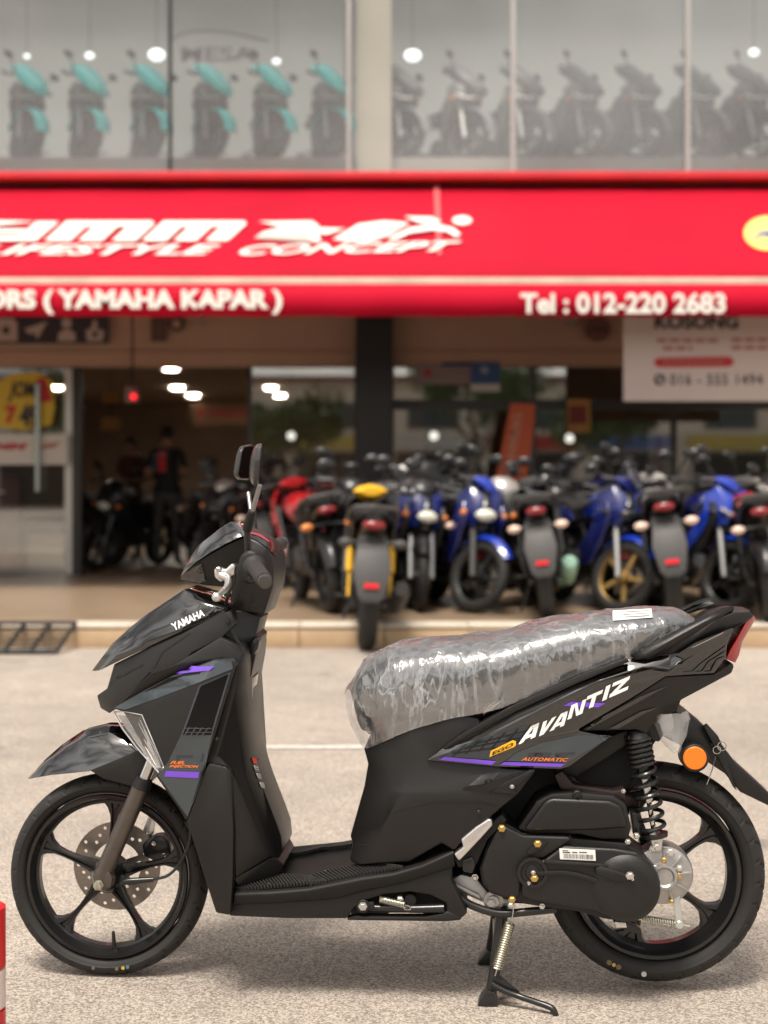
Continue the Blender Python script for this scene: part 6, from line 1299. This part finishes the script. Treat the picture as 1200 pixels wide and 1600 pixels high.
def person(label, loc, rz, shirt, trousers, scale=1.0, group=None):
    # back towards -y; forearms folded in front (+y)
    T = thing('person', label, 'person', loc, rz, group); T.scale = (scale,) * 3
    J = {'pelvis': ((0, 0, .93), (.145, .11)), 'waist': ((0, .005, 1.08), (.135, .10)), 'chest': ((0, 0, 1.28), (.155, .11)), 'neckb': ((0, -.01, 1.43), (.075, .065)), 'neck': ((0, .01, 1.50), (.052, .052)), 'head': ((0, .03, 1.585), (.072, .088)), 'crown': ((0, .02, 1.66), (.06, .072))}
    E = [('pelvis', 'waist'), ('waist', 'chest'), ('chest', 'neckb'), ('neckb', 'neck'), ('neck', 'head'), ('head', 'crown')]
    for s, n in ((-1, 'l'), (1, 'r')):
        J[n + 'sh'] = ((.175 * s, -.01, 1.40), .062); J[n + 'el'] = ((.245 * s, -.03, 1.12), .046); J[n + 'wr'] = ((.13 * s, .20, 1.10), .032); J[n + 'ha'] = ((.06 * s, .245, 1.115), (.036, .02))
        J[n + 'hip'] = ((.095 * s, 0, .86), .092); J[n + 'kn'] = ((.115 * s, .015, .48), .062); J[n + 'an'] = ((.125 * s, -.01, .09), .042); J[n + 'toe'] = ((.15 * s, .15, .04), (.042, .03))
        E += [('neckb', n + 'sh'), (n + 'sh', n + 'el'), (n + 'el', n + 'wr'), (n + 'wr', n + 'ha'), ('pelvis', n + 'hip'), (n + 'hip', n + 'kn'), (n + 'kn', n + 'an'), (n + 'an', n + 'toe')]
    body = put('body', skin_body(J, E, 'body'), skinm, T, smooth=60)
    for m_ in (shirt, trousers, shoem): body.data.materials.append(m_)
    for p in body.data.polygons:
        c = p.center; z = c.z
        if z < .075: p.material_index = 3
        elif z < .93: p.material_index = 2
        elif z < 1.45 and not (z < 1.22 and (abs(c.x) > .185 or c.y > .13)): p.material_index = 1
    # five fingers a side, folded over the other arm
    for s in (-1, 1):
        bm = bmesh.new()
        for k in range(5):
            b0 = Vector((.05 * s, .25 - .004 * k, 1.14 - .016 * k)); L = (.05, .07, .078, .072, .056)[k]; 
            bm_tube(bm, [b0, b0 + Vector((-L * .5 * s, .016, 0)), b0 + Vector((-L * s, .006, -.006))], [.009, .0085, .006], 6)
        put('fingers', finish(bm, 'fingers'), skinm, T)
    hm = ell((0, .005, 1.635), (.082, .098, .092), 18)
    for v in hm.vertices:
        if v.co.y > .06 and v.co.z < 1.66: v.co.y = .06
        if v.co.z < 1.575: v.co.z = 1.575
    put('hair', hm, hairm, T, smooth=60)
    for s in (-1, 1): put('ear', ell((.078 * s, .03, 1.60), (.012, .02, .03), 10), skinm, T)
    put('nose', ell((0, .125, 1.59), (.012, .016, .022), 10), skinm, T); put('mouth', ell((0, .114, 1.552), (.024, .006, .006), 10), mat('lip', (.18, .06, .05), .5), T)
    for s in (-1, 1): put('eye', ell((.03 * s, .112, 1.612), (.012, .006, .006), 10), shoem, T)
    # hem and collar
    bm = bmesh.new(); bm_lathe(bm, [(1, 0), (1.02, .03), (.98, .09)], 24); bmesh.ops.rotate(bm, cent=(0, 0, 0), matrix=Matrix.Rotation(R(90), 3, 'X'), verts=bm.verts); bmesh.ops.scale(bm, vec=(.172, .135, 1), verts=bm.verts); bmesh.ops.translate(bm, vec=(0, 0, .91), verts=bm.verts); put('shirt_hem', finish(bm, 'hem'), shirt, T)
    bm = bmesh.new(); bm_lathe(bm, [(.066, -.02), (.07, .0), (.064, .02)], 20); bmesh.ops.rotate(bm, cent=(0, 0, 0), matrix=Matrix.Rotation(R(90), 3, 'X'), verts=bm.verts); bmesh.ops.translate(bm, vec=(0, .005, 1.475), verts=bm.verts); put('collar', finish(bm, 'collar'), shirt, T)
    return T, body
d = 16.7
man, body = person('person in black polo shirt with a red print on the back, grey trousers', gp(261, d), R(-8), shirtm, trous, 1.0)
bvh = BVHTree.FromPolygons([v.co.copy() for v in body.data.vertices], [tuple(p.vertices) for p in body.data.polygons])
def back_patch(name, x0, x1, z0, z1, m):
    V = []; Fc = []; n = 6
    for j in range(n + 1):
        for i in range(n + 1):
            x = x0 + (x1 - x0) * i / n; z = z0 + (z1 - z0) * j / n; h_ = bvh.ray_cast(Vector((x, -2, z)), Vector((0, 1, 0))); y = h_[0].y - .006 if h_[0] else -.10; V.append((x, y, z))
    for j in range(n):
        for i in range(n): a = j * (n + 1) + i; Fc.append((a, a + 1, a + n + 2, a + n + 1))
    put(name, raw(V, Fc, name), m, man)
back_patch('red_print', -.09, .015, 1.16, 1.40, mat('shirt_red', (.55, .03, .035), .7)); back_patch('red_print_top', -.075, .02, 1.36, 1.41, mat('shirt_pale', (.45, .12, .13), .7))
back_patch('blue_panel', -.16, -.095, 1.18, 1.38, mat('shirt_blue', (.07, .13, .18), .7))
person('person in a maroon shirt standing behind the dark motorcycles in the doorway', gp(205, 18.2), R(150), maroon, trous, .96)
# ------------------------------------------------------------------ small things at the kerb and on the road
rk = thing('loading_ramp', 'black slatted steel ramp leaning against the kerb', 'ramp', (X(50, 9.5), 9.45 - CAM_D, 0))
o_ = rk.location
def rp(px, d, z): return Vector((X(px, d), d - CAM_D, z)) - o_
a0, a1 = rp(-40, 9.66, .172), rp(118, 9.66, .172); b0, b1 = rp(-75, 9.25, .02), rp(88, 9.25, .02)
for p, q in ((a0, a1), (b0, b1), (a0, b0), (a1, b1), ((a0 + a1) / 2, (b0 + b1) / 2), (a0 * .25 + a1 * .75, b0 * .25 + b1 * .75), (a0 * .75 + a1 * .25, b0 * .75 + b1 * .25)): tube('ramp_bar', [p, q], .016, blackmetal, rk, n=8)
for k in range(1, 6): tube('ramp_slat', [a0.lerp(b0, k / 6), a1.lerp(b1, k / 6)], .007, blackmetal, rk, n=6)
for p in (a0, a1): tube('ramp_leg', [p, Vector((p.x, p.y, .0))], .014, blackmetal, rk, n=8)
bo = thing('traffic_post', 'short red and white banded plastic post beside the front wheel', 'bollard', (X(8, 2.72) - .042, 2.72 - CAM_D, 0))
rp_ = mat('red_plastic', (.60, .012, .016), .35, noise_amt=.08, nscale=10); wp = mat('reflective_white', (.72, .60, .56), .4, noise_amt=.08, nscale=10)
zt_ = Z(1415, 2.72); z1 = Z(1512, 2.72); z2 = Z(1575, 2.72)
def band_(nm, z0, z1, m, r0=.042, r1=.042): lathe(nm, [(r0 - .004, -z0), (r0, -z0 - .003), (r1, -z1 + .003), (r1 - .004, -z1)], m, bo, n=32, rot=(R(-90), 0, 0))
band_('red_band', z1 + .0005, zt_, rp_); band_('white_band', z2 + .0005, z1, wp); band_('red_band', .03, z2, rp_); band_('base', 0, .03, blackmetal, .11, .06)
# ------------------------------------------------------------------ the other side of the street (seen in glass and paint)
leafm = mat('street_leaf', (.055, .10, .028), .6); barkm = mat('street_bark', (.12, .09, .065), .85)
def tree(loc, h, rad, seed, label):
    rnd = random.Random(seed); T = thing('street_tree', label, 'tree', loc, 0, 'trees across the street'); bm = bmesh.new()
    tips = []
    bm_tube(bm, [(0, 0, 0), (.05, .03, h * .25), (0, .06, h * .5)], [.2, .15, .10], 8)
    for k in range(7):
        a = 2 * math.pi * k / 7; e = Vector((math.cos(a) * rad * .6, math.sin(a) * rad * .6, h * (.6 + .25 * rnd.random()))); bm_tube(bm, [(0, .05, h * (.3 + .03 * k)), e * .55 + Vector((0, 0, h * .1)), e], [.07, .045, .02], 6); tips.append(e)
    put('trunk', finish(bm, 'trunk'), barkm, T)
    V = []; Fc = []
    cl = [(t_ + Vector((rnd.gauss(0, .3), rnd.gauss(0, .3), rnd.gauss(0, .3))), rad * (.25 + .25 * rnd.random())) for t_ in tips for _ in range(3)]
    for c, r in cl:
        for _ in range(150):
            v = Vector((rnd.gauss(0, 1), rnd.gauss(0, 1), rnd.gauss(0, .8))).normalized() * r * rnd.random() ** .4; p = c + v; s = .10 + .10 * rnd.random()
            a = Vector((rnd.gauss(0, 1), rnd.gauss(0, 1), rnd.gauss(0, 1))).normalized() * s; b_ = a.orthogonal().normalized() * s * .5; i = len(V); V += [p - a, p + b_, p + a, p - b_]; Fc.append((i, i + 1, i + 2, i + 3))
    me = bpy.data.meshes.new('crown'); me.from_pydata(V, [], Fc); put('crown', me, leafm, T, smooth=0)
for k, (x, y, h, r) in enumerate(((-11, -24, 6, 2.6), (-4, -27, 5, 2.2), (3.5, -25, 6.5, 2.8), (9, -28, 5.5, 2.4))):
    tree((x, y, 0), h, r, k + 3, 'leafy street tree across the road, facing the shop')
opp = thing('opposite_shophouse', 'long pale shophouse row across the road, facing the showroom', 'building', (0, -42, 0))
def op(n_, c, s, m): box(n_, c, s, m, opp, smooth=0)
op('wall', (0, -3, 3.2), (70, 6, 6.4), mat('opp_wall', (.66, .60, .52), .8)); op('roof', (0, -3, 6.55), (71, 7, .3), mat('opp_roof', (.18, .08, .06), .8))
for k in range(14):
    op('shop_opening', (-32.5 + 5 * k, .03, 1.5), (3.8, .1, 2.7), mat('opp_dark', (.03, .028, .026), .7)); op('upper_window', (-32.5 + 5 * k, .03, 4.7), (2.6, .1, 1.3), mat('opp_glass', (.06, .08, .09), .2)); op('shop_sign', (-32.5 + 5 * k, .12, 3.35), (4.4, .2, .7), mat('opp_sign_%d' % (k % 4), ((.4, .03, .03), (.06, .12, .3), (.5, .4, .1), (.5, .5, .48))[k % 4], .6))
